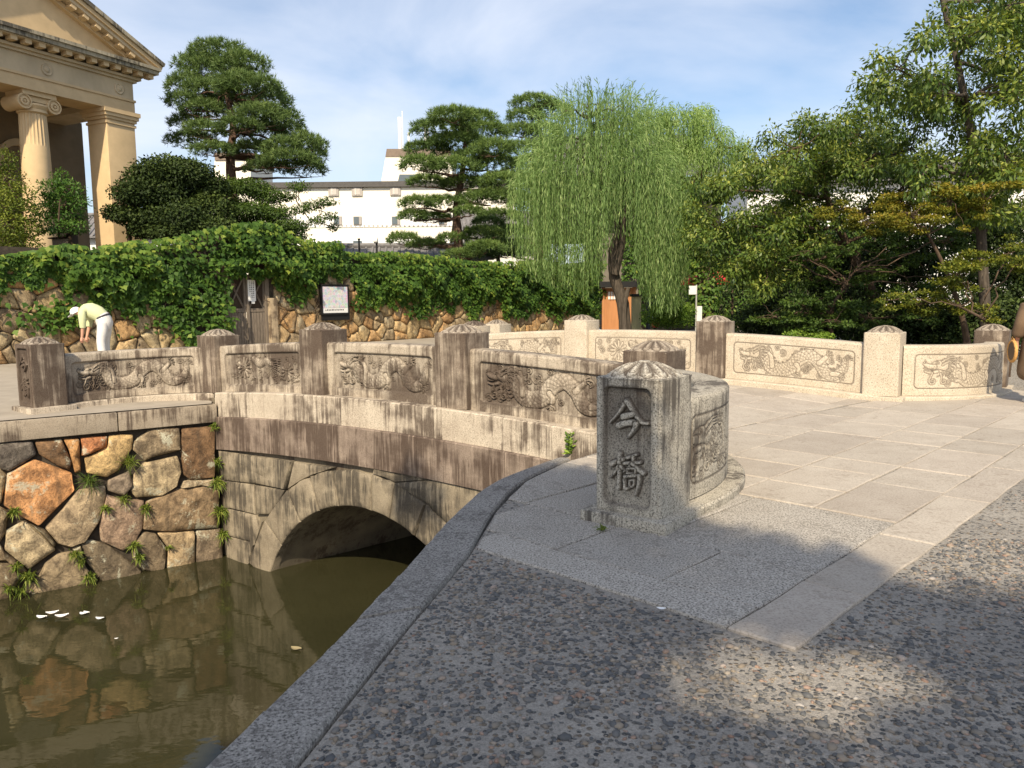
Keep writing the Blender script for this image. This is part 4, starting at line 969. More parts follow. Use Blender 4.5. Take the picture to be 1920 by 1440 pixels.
def pine(name, label, trunk_px, d, pads, r0_, mat, zg=.2, needle=.17, per=112, dj=1.5):
    base = at_d(*trunk_px[0], d); tr = [np.array([base[0], base[1], zg-.05])]+[at_d(x, y, d) for x, y in trunk_px]
    root = empty(name, (base[0], base[1], zg)); tag(root, label, 'tree')
    mb = MB(); sp_ = smoothpoly(tr, 18); rad = np.linspace(r0_, r0_*.28, 18); mb.tube(list(sp_), list(rad), 10, wob=.07)
    Ps, Ds, Rs = [], [], []
    for (x, y, rx, ry) in pads:
        dd = d+RNG.uniform(-dj, dj); c = at_d(x, y, dd); s_ = dd/F; a = rx*s_; b = max(ry*s_*1.22, .2)
        i = nearest(sp_[2:], c)+2
        limb(mb, sp_[i], c-np.array([0, 0, b*.5]), min(rad[i]*.5, .07), .018, sag=.05, jit=.12, k=6)
        for _ in range(4):
            t = c+np.array([RNG.uniform(-.8, .8)*a, RNG.uniform(-.7, .7)*a, -b*.25]); limb(mb, c-np.array([0, 0, b*.5]), t, .016, .006, jit=.03, n=4, k=4)
        n = int(per*(a*a*.9+a*b)*2.9)+16
        u = rdir(n); u[:, 2] = np.where(u[:, 2] < -.25, -u[:, 2], u[:, 2]); rr = (.72+.32*RNG.random(n))
        lump = 1+.16*np.sin(u[:, 0]*9+x)*np.cos(u[:, 1]*8+y)
        p = c+u*(rr*lump)[:, None]*np.array([a, a*.85, b]); Ps.append(p); Ds.append(u*.8+np.array([0, 0, .5])+RNG.normal(0, .25, (n, 3)))
        Rs.append(np.clip(.42+.33*u[:, 2]+RNG.normal(0, .16, n), 0, 1))  # sunlit tops and shaded undersides of the pads put into the needle tone
    mb.build('trunk', BARKP, root, smooth=True, sharp=80)
    P, D, R = [np.concatenate(q) for q in (Ps, Ds, Rs)]; D /= np.linalg.norm(D, axis=1)[:, None]; n = len(P); K = 9
    dirs = D[:, None, :]*.75+RNG.normal(0, .52, (n, K, 3)); dirs /= np.linalg.norm(dirs, axis=2)[..., None]
    L = needle*RNG.uniform(.7, 1.2, (n, K, 1)); S = np.cross(dirs, RNG.normal(0, 1, (n, K, 3))); S /= np.linalg.norm(S, axis=2)[..., None]
    B = P[:, None, :]+dirs*.02; wd = needle*.075
    V = np.stack([B-S*wd, B+S*wd, B+dirs*L], 2).reshape(-1, 3); Fc = np.arange(n*K*3).reshape(-1, 3)
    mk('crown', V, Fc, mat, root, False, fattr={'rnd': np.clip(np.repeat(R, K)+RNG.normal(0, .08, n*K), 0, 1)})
    return root

# ---------------------------------------------------------------- garden wall of rubble with ivy
T3 = v3(T_W, 0); N3 = v3(N_W, 0); OW = v3(W0, 0)
WHT = 2.75
gw = empty('garden_wall', v3(wallp(6), .2)); tag(gw, 'rubble stone garden wall below thick ivy beside the street', 'wall')
GT0, GT1 = 5.2, 6.45
mb = MB()
for a, b in ((-14, GT0), (GT1, 23.3)): mb.box(OW+T3*a-N3*.5+EZ*.1, T3*(b-a), N3*.44, EZ*(WHT-.1))
mb.build('wall_core', MORTAR, gw)
IVYCORE = None
def wtz(x, y, off=0.):
    P = at_plane(x, y, W0+N_W*off, N_W); return np.array([(P[:2]-W0-N_W*off)@T_W, P[2]])
ivy_bot_px = [(-60, 520), (0, 530), (45, 525), (70, 535), (100, 515), (125, 548), (150, 540), (165, 565), (180, 560), (200, 572), (222, 575), (235, 560), (262, 590), (275, 568), (300, 585), (320, 620), (340, 632), (360, 645), (400, 655), (424, 655)]
ivy_bot2_px = [(512, 528), (530, 545), (545, 556), (560, 548), (578, 560), (594, 552), (600, 520), (652, 515), (660, 545), (675, 562), (700, 572), (722, 566), (745, 578), (765, 562), (790, 580), (815, 572), (840, 582), (860, 566), (885, 585), (905, 570), (930, 558), (945, 598), (962, 582), (985, 592), (1010, 575), (1035, 592), (1065, 585), (1090, 602), (1128, 592)]
ivy_top_px = [(-60, 470), (0, 478), (60, 468), (120, 456), (180, 460), (250, 450), (300, 447), (340, 440), (380, 428), (430, 420), (480, 414), (512, 424), (540, 440), (580, 450), (628, 452), (645, 470), (680, 474), (720, 470), (770, 474), (820, 478), (880, 488), (940, 490), (1000, 486), (1060, 492), (1130, 492)]
bot = np.array([wtz(*p) for p in ivy_bot_px]+[np.array([GT0, .6])]+[np.array([GT0+.01, 2.22]), np.array([GT1-.02, 2.2])]+[wtz(*p) for p in ivy_bot2_px]); top = np.array([wtz(*p) for p in ivy_top_px])
def zbot(t): return np.interp(t, bot[:, 0], bot[:, 1])
def ztop(t): return np.interp(t, top[:, 0], top[:, 1])
tt_ = np.linspace(-2.5, 23.2, 60); mb = MB(); mb.prism([OW+T3*t-N3*.42+EZ*(ztop(t)-.22) for t in tt_]+[OW+T3*23.2-N3*.42+EZ*2.3, OW-T3*2.5-N3*.42+EZ*2.3], N3*.3); mb.build('wall_top', MORTAR, gw)
sd2 = []
while len(sd2) < 330:
    p = np.array([RNG.uniform(-3.5, 23.2), RNG.uniform(.2, 2.35)]); md_ = RNG.choice([.17, .26, .36, .46], p=[.15, .3, .35, .2]); tries = globals().get('tries', 0)+1; tries_ok = tries < 14000
    if not tries_ok: break
    if all(np.hypot(*(p-q)) > md_ for q in sd2): sd2.append(p)
pal2 = [(.46, .31, .16), (.40, .32, .19), (.33, .27, .18), (.42, .36, .24), (.50, .38, .22), (.27, .22, .15), (.38, .25, .13)]
ns = 0
for P in voronoi(sd2, (-3.6, 23.3, .18, 2.4)):
    if len(P) < 3: continue
    c = sum(P)/len(P)
    if abs(area2(P)) < .02 or c[1] > zbot(c[0])+.28 or ns > 290: continue
    for (lo, hi) in ((GT0-.02, 9e9), (-9e9, GT1+.26)):
        pass
    if c[0] < GT0+.2 and c[0] > GT0-.8: P = clip_half(P, np.array([GT0-.02, 0]), np.array([1., 0]))
    if GT0 < c[0] < GT1+.6: P = clip_half(P, np.array([GT1+.24, 0]), np.array([-1., 0]))
    if len(P) < 3 or abs(area2(P)) < .02: continue
    stone('stone', P, OW, T3, EZ, N3, RUBW, gw, gap=.006, depth=.12, bulge=.055, rough=.012, edge=.025, col=pal2[RNG.integers(7)], cut=.16, it=1); ns += 1
# stone jamb of the gate
mb = MB(); mb.box(OW+T3*(GT1+.0)-N3*.3+EZ*.15, T3*.24, N3*.42, EZ*1.45); mb.build('gate_jamb_stone', granite('jamb_stone', (.44, .35, .23), (.34, .26, .17), .3, .2), gw, bevel=.02)
# ivy
def ivy():
    n = 30000; t = RNG.uniform(top[0, 0], 23.3, n); zb_, zt_ = zbot(t), ztop(t); u = RNG.random(n)
    zb_ = zb_+.10*np.sin(t*9)+.08*np.sin(t*23+1)
    z = zb_+(zt_-zb_)*u; ok = zt_ > zb_+.1
    # loose runners over the stones below
    hump = .30+.24*np.sin(t*2.3+z*1.9)*np.sin(z*3.1+t)+.10*np.sin(t*6.1+2)*np.sin(z*5.5)
    overg = np.exp(-((t-5.9)/1.1)**2)*.45
    off = .05+RNG.random(n)**.6*(np.clip(hump, .08, .5)*np.clip((z-zb_)/.5, .25, 1)+overg*np.clip((z-2.1)/.5, 0, 1))
    off = np.where(z > WHT-.1, off-RNG.random(n)*.6, off)
    mul = ok & (RNG.random(n) < .97)
    gap = (np.sin(t*3.7+1.1)*np.sin(z*6.3+t*1.3) > .86); mul &= ~gap
    mul &= ~((t > 8.0) & (t < 9.5) & (z > .8) & (z < 2.12))
    t, z, off = t[mul], z[mul], off[mul]; n = len(t)
    for (ct, cz, rt, rz, m_) in ((-.6, 1.75, .5, .25, 160), (1.0, 1.25, .7, .3, 240), (2.6, 1.55, .3, .45, 160), (3.6, 1.35, .5, .4, 260), (4.3, 1.05, .5, .4, 260), (7.3, 1.75, .3, .3, 120), (9.8, 1.5, .4, .25, 120), (12.2, 1.15, .5, .2, 120), (14.8, 1.0, .3, .25, 90), (17.5, 1.0, .5, .2, 120), (20, .9, .4, .25, 120), (22.3, .9, .5, .3, 160)):
        tt = RNG.normal(ct, rt*.55, m_); zz = RNG.normal(cz, rz*.55, m_); k_ = (zz < zbot(tt)+.1) & ~((tt > GT0-.05) & (tt < GT1+.25)) & (zz > .3)
        t = np.concatenate([t, tt[k_]]); z = np.concatenate([z, zz[k_]]); off = np.concatenate([off, RNG.uniform(.08, .2, k_.sum())])
    n = len(t)
    P = OW+t[:, None]*T3+z[:, None]*EZ+off[:, None]*N3
    D = np.array([0, 0, -1.])*RNG.uniform(.4, 1., n)[:, None]+N3*RNG.uniform(.1, .6, n)[:, None]+T3*RNG.normal(0, .5, n)[:, None]
    Nn = N3*.8+EZ*RNG.uniform(.2, 1.1, n)[:, None]+RNG.normal(0, .28, (n, 3))
    lump = .5+.5*np.sin(t*2.3+z*1.9)*np.sin(z*3.1+t)
    R = np.clip(.20+.30*lump+RNG.normal(0, .20, n)+.20*(z > ztop(t)-.35)+.35*(RNG.random(n) < .03), 0, 1)  # random tone plus painted shading: bulges and top edge lighter, hollows darker
    leafmesh('leaves', P, D, Nn, RNG.uniform(.09, .165, n), RNG.uniform(.09, .16, n), L_IVY, root, rnd=R, lobes=True, fold=.12)
    for i in range(46):
        a = RNG.uniform(-2.5, 23); 
        if GT0-.3 < a < GT1+.4: continue
        za = RNG.uniform(.6, 1.6); pts = [OW+T3*a+EZ*za+N3*.10]
        for k in range(5): a += RNG.normal(0, .16); za += RNG.uniform(.08, .26); pts.append(OW+T3*a+EZ*za+N3*RNG.uniform(.08, .12))
        mb = MB(); mb.tube(pts, list(np.linspace(.016, .008, 6)), 5); mb.build('stem', BARK, root, smooth=True)
root = empty('ivy', wallp(6).tolist()+[.5]); tag(root, 'thick green ivy hanging over the garden wall and gate', 'ivy')
ivy()

# ---------------------------------------------------------------- gate, notices
WOODG = simple('grey_weathered_wood', (.17, .14, .11), .85, .35, 10, .2, .4, stretch=(6, 6, .6))
WOODD = simple('dark_wood', (.055, .038, .026), .8, .35, 10, .2, .4, stretch=(6, 6, .6))
BLACK = simple('black_frame', (.014, .014, .014), .45, .2, 10)
WHITEP = simple('white_paper', (.72, .72, .70), .8, .06, 6)
gate = empty('garden_gate', v3(wallp(5.8, -.2), .2)); tag(gate, 'weathered wooden double gate under the ivy with diamond lattice tops', 'gate')
go = OW-N3*.12
for k in range(2):
    t0 = GT0+.06+.6*k; lf = MB(); lf.box(go+T3*t0+EZ*.22, T3*.56, N3*.035, EZ*1.0)
    leaf = lf.build('gate_leaf', WOODG, gate)
    for j in range(6):
        b = MB(); b.box(go+T3*(t0+.01+.092*j)+EZ*.24+N3*.036, T3*.083, N3*.014, EZ*.96); b.build('board', WOODG, leaf, bevel=.003)
    fr = MB(); fr.box(go+T3*t0+EZ*1.22, T3*.56, N3*.06, EZ*.10); fr.box(go+T3*t0+EZ*2.15, T3*.56, N3*.06, EZ*.10)
    for x_ in (0, .50): fr.box(go+T3*(t0+x_)+EZ*1.32, T3*.06, N3*.06, EZ*.83)
    for (ax, az_, bx_, bz_) in ((.06, 1.32, .28, 1.75), (.28, 1.75, .06, 2.15), (.5, 1.32, .28, 1.75), (.28, 1.75, .5, 2.15)):
        a = go+T3*(t0+ax)+EZ*az_+N3*.03; b_ = go+T3*(t0+bx_)+EZ*bz_+N3*.03; fr.tube([a, b_], .028, 4)
    fr.build('lattice_frame', WOODG, leaf)
    bk = MB(); bk.box(go+T3*t0+EZ*1.3-N3*.02, T3*.56, N3*.015, EZ*.9); bk.build('dark_backing', WOODD, leaf)
mb = MB(); mb.box(go+T3*(GT0+.62)+EZ*.2+N3*.05, T3*.07, N3*.05, EZ*2.05); mb.build('middle_stile', WOODG, gate)
mb = MB(); mb.box(go+T3*(GT0-.08)+EZ*.2, T3*.13, N3*.12, EZ*2.2); mb.build('gate_post', WOODG, gate)
mb = MB(); mb.box(go+T3*(GT1-.06)+EZ*.2, T3*.12, N3*.12, EZ*2.2); mb.build('gate_post', WOODG, gate)
mb = MB(); mb.box(go+T3*(GT0-.2)+EZ*2.4-N3*.3, T3*1.65, N3*.5, EZ*.14); mb.build('lintel', WOODD, gate)
kp = NT('notice_print'); vg = kp.pos((1, 1, 1))
wv = kp.noise(26, kp.pos((4, 4, .7)), 2, .5); ink = kp.ramp(wv, [(.60, 0), (.64, 1)])
PAPER = kp.done(kp.mix(kp.math('MULTIPLY', ink, .65), (.70, .70, .69), (.10, .10, .10)), .8)
nb_ = empty('notice_sheet', go+T3*6.02+EZ*1.6); tag(nb_, 'white paper notice with vertical writing hung on the wooden gate', 'notice')
a = wtz(468, 530, -.12); b = wtz(484, 560, -.12)
mb = MB(); s0 = OW-N3*.02+T3*5.86; mb.box(s0+EZ*1.52, T3*.235, N3*.008, EZ*.58); mb.build('sheet', WHITEP, nb_)
for j in range(3):
    xx = .05+.055*j
    for i in range(9 if j else 6):
        q = MB(); q.box(s0+T3*(xx)+EZ*(2.03-.052*i)+N3*.009, T3*.026, N3*.002, EZ*RNG.uniform(.018, .034)); q.build('character', BLACK, nb_)
mb = MB(); mb.box(s0+T3*.09+EZ*1.45+N3*.01, T3*.10, N3*.01, EZ*.08); mb.build('clip', WHITEP, nb_)
# notice board
nbd = empty('notice_board', OW+T3*8.75+N3*.15+EZ*1.05); tag(nbd, 'black framed poster case mounted on the rubble wall right of the gate', 'notice board')
tl, br = wtz(599, 533, .12), wtz(653, 589, .12); bo = OW+N3*.10; tw, th_ = br[0]-tl[0], tl[1]-br[1]
mb = MB(); mb.box(bo+T3*tl[0]+EZ*br[1], T3*tw, N3*.07, EZ*th_); mb.build('case', BLACK, nbd)
kq = NT('poster_map'); 
cell = kq.voro(13, kq.pos((1, 1, 1)), 'F1', 'Color', .7); ln_ = kq.voro(13, kq.pos((1, 1, 1)), 'DISTANCE_TO_EDGE', 'Distance', .7)
pc = kq.mix(.66, kq.mix(1., cell, (.75, .62, .60), 'MULTIPLY'), (.60, .64, .70)); pc = kq.mix(kq.ramp(ln_, [(.0, .8), (.05, 0)]), pc, (.80, .80, .80)); pc = kq.mix(kq.math('MULTIPLY', kq.ramp(kq.noise(70, None, 3), [(.6, 0), (.66, 1)]), .55), pc, (.12, .14, .2))
POSTER = kq.done(pc, .35, None, .4)
mb = MB(); mb.box(bo+T3*(tl[0]+.05)+EZ*(br[1]+.2)+N3*.071, T3*(tw-.1), N3*.004, EZ*(th_-.27)); mb.build('poster', POSTER, nbd)
mb = MB(); mb.box(bo+T3*(tl[0]+.05)+EZ*(br[1]+.05)+N3*.071, T3*(tw-.1), N3*.004, EZ*.145); mb.build('poster_footer', WHITEP, nbd)
for i in range(12):
    q = MB(); q.box(bo+T3*(tl[0]+.14+.058*i)+EZ*(br[1]+.12)+N3*.076, T3*.034, N3*.001, EZ*RNG.uniform(.03, .045)); q.build('character', BLACK, nbd)
mb = MB()
for (x_, z_, w_, h_) in ((0, 0, tw, .045), (0, th_-.045, tw, .045), (0, 0, .045, th_), (tw-.045, 0, .045, th_)): mb.box(bo+T3*(tl[0]+x_)+EZ*(br[1]+z_)+N3*(.070+(.001 if w_ < .1 else 0)), T3*w_, N3*.02, EZ*h_)
mb.build('frame', BLACK, nbd)
mb = MB(); mb.box(bo+T3*(tl[0]+.05)+EZ*(br[1]-.17)-N3*.02, T3*(tw-.02), N3*.07, EZ*.17); mb.build('lower_bracket', BLACK, nbd)

# ---------------------------------------------------------------- museum portico
azm = math.radians(27); TM = v3((math.sin(azm), math.cos(azm)), 0); NM = v3((math.cos(azm), -math.sin(azm)), 0)
C0 = np.array([-12.6, 25.69, 0.])
SANDY = simple('sandstone_render', (.56, .42, .245), .9, .10, 2.2, .2, .12); SANDG = simple('greyed_sandstone', (.50, .405, .27), .9, .16, 1.5, .2, .12, stretch=(1, 1, .5))
CORN = granite('stained_cornice', (.40, .35, .25), (.26, .23, .17), .55, .1, stain_col=(.05, .046, .04)); DKW = simple('shaded_portico_wall', (.22, .17, .11), .9, .15, 2)  # back wall and ceiling: porch shade put into the colour as darkened sandstone
ROOFG = simple('grey_roof', (.20, .20, .21), .7, .2, 5)
mus = empty('museum_portico', C0+TM*-4.3); tag(mus, 'classical sandstone museum portico with pediment behind the garden wall', 'building')
TL, TR = -9.2, .53
def mbox(name, t0, t1, z0, z1, n0, n1, mat, par=None, bev=0.):
    m_ = MB(); m_.box(C0+TM*t0+NM*n0+EZ*z0, TM*(t1-t0), NM*(n1-n0), EZ*(z1-z0)); return m_.build(name, mat, par or mus, bevel=bev)
mbox('podium', TL-.4, TR+.4, .2, .9, -6, .5, SANDG)
for t0 in (-.48, -9.1):
    an = mbox('pilaster', t0, t0+1.01, .9, 7.45, -.95, 0, SANDY, bev=.01)
    for (z0, z1, p_) in ((7.22, 7.30, .035), (7.36, 7.45, .05), (7.45, 7.56, .10), (7.56, 7.69, .14)): mbox('capital_moulding', t0-p_, t0+1.01+p_, z0+.001, z1-.001, -.95-p_, p_, SANDY, an)
    for zj in (2.2, 3.3, 4.4, 5.5, 6.5):
        pass
ent = mbox('architrave', TL-.05, TR+.03, 7.69, 8.04, -.97, .02, SANDY)
mbox('fillet', TL-.08, TR+.06, 8.04, 8.11, -1., .06, SANDY, ent)
fr_ = mbox('frieze', TL-.03, TR+.01, 8.11, 8.66, -.96, .01, SANDG)
for tt in (0.03, -2.33, -4.55, -6.8):
    m_ = MB(); cc = C0+TM*tt+NM*.012+EZ*8.37
    pts = []
    for (r_, h_) in ((.17, 0.), (.17, .03), (.14, .035), (.13, .015), (.08, .015), (.07, .045), (.02, .055)): pts.append((r_, h_))
    V = []; Fs = []; k = 20
    for (r_, h_) in pts:
        for j in range(k): a = 2*math.pi*j/k; V.append(cc+TM*r_*math.cos(a)+EZ*r_*math.sin(a)+NM*h_)
    for i in range(len(pts)-1):
        for j in range(k): Fs.append((i*k+j, i*k+(j+1) % k, (i+1)*k+(j+1) % k, (i+1)*k+j))
    Fs.append(tuple(range((len(pts)-1)*k, len(pts)*k))); mk('rosette', V, Fs, SANDG, fr_, True)
co = mbox('cornice', TL-.62, TR+.60, 8.98, 9.10, -1.5, .56, CORN)
for (z0, z1, p_) in ((8.66, 8.74, .10), (8.74, 8.82, .20)): mbox('bed_moulding', TL-p_, TR+p_, z0+.001, z1, -.98-p_, p_, SANDG, co)
mbox('cornice_top', TL-.68, TR+.66, 9.10, 9.20, -1.5, .62, CORN, co); mbox('soffit_board', TL-.5, TR+.5, 8.955, 8.985, -1.4, .48, SANDG, co)
md = MB(); md.box(-TM*.09+np.zeros(3), TM*.18, NM*.26, EZ*.12); mm = mesh('modillion', np.array(md.V), md.F, SANDY)
for i in range(26): put('modillion', mm, C0+TM*(TR+.38-.40*i)+NM*.20+EZ*8.835, co)
# pediment
tip = 1.28; ap_t = (TL+TR)/2; slope = .448; zt0 = 9.20
ty_ = MB(); z_ap = zt0+(tip-ap_t)*slope
ty_.prism([C0+TM*(TR+.45)+NM*-.25+EZ*(zt0+.002), C0+TM*ap_t+NM*-.25+EZ*(zt0+(TR+.45-ap_t)*slope), C0+TM*(TL-.45)+NM*-.25+EZ*(zt0+.002)], NM*.25); ty_.build('tympanum', SANDY, mus)
rk = None
for sg in (1, -1):
    d = unit(TM*(-sg)+EZ*slope); up_ = unit(np.cross(NM, d)*1.); up_ = up_ if up_[2] > 0 else -up_
    e0 = C0+TM*(ap_t+sg*(tip-ap_t))+EZ*(zt0-.0)
    L = (tip-ap_t)*math.sqrt(1+slope**2)
    for i, (u0_, u1_, n0, n1, mt, nm_) in enumerate(((.0, .10, -.24, .46, SANDG, 'rake_soffit'), (.10, .22, -.24, .54, SANDY, 'raking_cornice'), (.22, .34, -.24, .62, CORN, 'raking_crown'), (-.16, -.02, -.2, .16, SANDY, 'rake_bed'))):
        m_ = MB(); st_ = 0. if i < 3 else 1.0; m_.box(e0+d*(st_)+up_*(u0_-.12)+NM*n0, d*(L-st_+(.0)), up_*(u1_-u0_-.002), NM*(n1-n0)); ob = m_.build(nm_, mt, mus)
        if nm_ == 'raking_cornice': rk = ob
    mdr = MB(); mdr.box(-d*.09, d*.18, up_*.11, NM*.26); mrm = mesh('raking_modillion', np.array(mdr.V), mdr.F, SANDY)
    for i in range(15): put('raking_modillion', mrm, e0+d*(1.0+.42*i)+up_*(-.235)+NM*.17, rk)
m_ = MB()
for sg in (1, -1):
    d = unit(TM*(-sg)+EZ*slope); up_ = np.cross(NM, d); up_ = up_ if up_[2] > 0 else -up_
    m_.box(C0+TM*(ap_t+sg*(tip-ap_t))+EZ*(zt0+.20)-NM*12, d*((tip-ap_t)*math.sqrt(1+slope**2)), up_*.07, NM*12.5)
m_.build('roof', ROOFG, mus)
# columns
def column(t0):
    c = C0+TM*t0-NM*.48; k = 48; V = []; Fs = []
    zs = list(np.linspace(1.0, 6.15, 8))+[6.2, 6.7, 7.12]; rows_ = []
    for z in zs:
        y = (z-.9)/6.4; R = .435-.075*y**2
        for j in range(k):
            a = 2*math.pi*j/k; rr = R-(.028 if (z >= 6.2 and j % 2) else 0); V.append(c+np.array([rr*math.cos(a), rr*math.sin(a), z]))
    for i in range(len(zs)-1):
        for j in range(k): Fs.append((i*k+j, i*k+(j+1) % k, (i+1)*k+(j+1) % k, (i+1)*k+j))
    sh = mk('column', V, Fs, SANDY, mus, True, sharp=30)
    b = MB(); b.lathe(c, [(.56, .9), (.58, .96), (.54, 1.02), (.48, 1.06), (.50, 1.1), (.44, 1.13)], 28); b.build('base', SANDY, sh, smooth=True)
    cp_ = MB(); cp_.lathe(c, [(.36, 7.08), (.42, 7.12), (.40, 7.2), (.47, 7.30), (.42, 7.36)], 28); cp_.box(c-TM*.5-NM*.42+EZ*7.555, TM*1.0, NM*.84, EZ*.135); cp_.box(c-TM*.44-NM*.34+EZ*7.40, TM*.88, NM*.68, EZ*.15); ce = cp_.build('capital', SANDY, sh, sharp=35)
    for sg in (-1, 1):
        for nn_ in (-1,):
            vv = MB(); o_ = c+TM*sg*.44+EZ*7.36
            prof_ = [(.215, -.42), (.215, .40), (.175, .40), (.175, .36), (.12, .36), (.12, .41), (.07, .41), (.07, .37), (.03, .37), (.03, .43), (.005, .43)]
            kk = 22; Vs = []; Fq = []
            for (r_, h_) in prof_:
                for j in range(kk): a = 2*math.pi*j/kk; Vs.append(o_+TM*r_*math.cos(a)+EZ*r_*math.sin(a)+NM*h_)
            for i in range(len(prof_)-1):
                for j in range(kk): Fq.append((i*kk+j, i*kk+(j+1) % kk, (i+1)*kk+(j+1) % kk, (i+1)*kk+j))
            mk('volute', Vs, Fq, SANDY, ce, True, sharp=40)
for tt in (-2.55, -6.05): column(tt)
def mt(x, y, n):
    P = at_plane(x, y, (C0+NM*n)[:2], NM[:2]); return (P-C0)@TM
tb = mt(158, 300, -3.6)
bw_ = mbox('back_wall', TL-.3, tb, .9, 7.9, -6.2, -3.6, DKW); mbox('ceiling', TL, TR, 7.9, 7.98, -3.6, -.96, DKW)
m_ = MB(); cc = C0+TM*mt(32, 250, -3.6)-NM*3.58+EZ*6.2; V = []; Fs = []; k = 28
for (r_, h_) in ((.75, 0.), (.75, .10), (.55, .10), (.52, .0)):
    for j in range(k): a = 2*math.pi*j/k; V.append(cc+TM*r_*math.cos(a)+EZ*r_*math.sin(a)+NM*h_)
for i in range(3):
    for j in range(k): Fs.append((i*k+j, i*k+(j+1) % k, (i+1)*k+(j+1) % k, (i+1)*k+j))
mk('round_window', V, Fs, SANDG, bw_, True, sharp=40)
mbox('side_beam', -.45, TR, 7.7, 8.0, -6, -.97, SANDG)

# ---------------------------------------------------------------- background buildings
CREAM = simple('cream_render', (.80, .76, .65), .85, .04, .6); WHT_ = simple('white_render', (.78, .78, .75), .85, .04, .6)
BRN = simple('brown_trim', (.20, .155, .12), .8, .15, 2); WINF = simple('grey_window_frame', (.36, .33, .30), .7, .1, 3); GLASS = simple('window_glass', (.10, .125, .14), .12, .2, .5, .6); SHUT = simple('closed_blind', (.46, .43, .39), .7, .06, 3)
TILE = simple('grey_roof_tile', (.17, .165, .165), .75, .25, 6, .3, .3)
wb = empty('white_building', at_d(760, 560, 62)*np.array([1, 1, 0])); tag(wb, 'cream multi-storey building with a stepped tower behind the pines', 'building')
dW = 62
def bpt(x, y, d=dW): return at_d(x, y, d)
def pbox(name, x0, y0, x1, y1, d, depth, mat, par, zb_=None):
    a = bpt(x0, y0, d); b = bpt(x1, y1, d); z0 = b[2] if zb_ is None else zb_
    m_ = MB(); m_.box(np.array([a[0], d, z0]), np.array([b[0]-a[0], 0, 0]), np.array([0, depth, 0]), np.array([0, 0, a[2]-z0])); return m_.build(name, mat, par)
w1 = pbox('wall', 395, 347, 965, 480, dW, 14, CREAM, wb, 0.2)
pbox('roof_edge', 390, 343, 968, 347.5, dW-.3, 14.6, simple('dark_roof_edge', (.09, .085, .08), .8), wb)
pbox('white_band', 520, 405, 965, 423, dW-.06, .05, WHT_, wb); pbox('lower_white_band', 520, 451, 965, 470, dW-.06, .05, WHT_, wb)
for i in range(52): pbox('balustrade_stud', 522+8.4*i, 422, 525+8.4*i, 424, dW-.10, .06, WINF, wb)
for (x, y0_, y1_) in ((625, 349, 367), (669, 349, 367), (741, 349, 366), (890, 349, 366)):
    f_ = pbox('window', x-10, y0_, x+10, y1_, dW-.14, .16, WINF, wb); pbox('blind', x-6, y0_+3, x+6, y1_-2, dW-.17, .03, SHUT, f_); pbox('mullion', x-3, y0_+3, x-2, y1_-2, dW-.2, .03, WHT_, f_)
for (x, y0_, y1_) in ((633, 405.5, 421), (670, 405.5, 421), (742, 405.5, 421), (830, 405.5, 421)):
    f_ = pbox('window', x-8, y0_, x+8, y1_, dW-.16, .1, WINF, wb); pbox('pane', x-7, y0_+1, x+3, y1_-1, dW-.19, .03, GLASS, f_)
for (x, y0_, y1_) in ((670, 451.5, 457), (632, 451.5, 457)): pbox('window', x-8, y0_, x+8, y1_, dW-.16, .1, GLASS, wb)
# tower with sloping side
a, b, c_, d_ = bpt(714, 345, 64), bpt(850, 345, 64), bpt(845, 294, 64), bpt(723, 294, 64)
m_ = MB(); m_.prism([a, b, c_, d_], np.array([0, 6, 0])); tw_ = m_.build('tower', CREAM, wb)
a, b, c_, d_ = bpt(722.5, 294, 63.95), bpt(846, 294, 63.95), bpt(843, 279, 63.95), bpt(725, 279, 63.95)
m_ = MB(); m_.prism([a, b, c_, d_], np.array([0, 6.1, 0])); m_.build('tower_cap', BRN, tw_)
a, b, c_, d_ = bpt(745, 344, 63.9), bpt(790, 344, 63.9), bpt(790, 327, 63.9), bpt(749, 327, 63.9)
m_ = MB(); m_.prism([a, b, c_, d_], np.array([0, .2, 0])); m_.build('tower_window', GLASS, tw_)
a, b, c_, d_ = bpt(397, 347, 66), bpt(470, 347, 66), bpt(470, 290, 66), bpt(404, 290, 66)
m_ = MB(); m_.prism([a, b, c_, d_], np.array([0, 6, 0])); t2 = m_.build('tower', CREAM, wb)
pbox('tower_cap', 402, 286, 472, 300, 65.9, 6.2, BRN, t2)
def mast(x0, y0, y1, r_, nm, lab):
    t = bpt(x0, y0, 66); b = bpt(x0, y1, 66); m_ = MB(); m_.tube([np.array([t[0], 66, b[2]-.6]), np.array([t[0], 66, b[2]]), np.array([t[0], 66, t[2]])], [r_*.5, r_, r_], 8); o = m_.build(nm, WHT_, None, smooth=True); tag(o, lab, 'antenna'); return o
mast(749, 220, 279, .16, 'antenna_mast', 'thick white antenna tube on the cream tower roof'); mast(754, 208, 279, .035, 'whip_antenna', 'thin tall whip aerial beside the thick white antenna tube')
mast(766, 248, 279, .09, 'antenna_mast', 'short white antenna on the cream tower roof'); mast(797, 232, 279, .10, 'antenna_mast', 'white antenna tube half hidden by the middle pine'); mast(802, 229, 279, .05, 'whip_antenna', 'slim aerial beside the antenna half hidden by the pine')
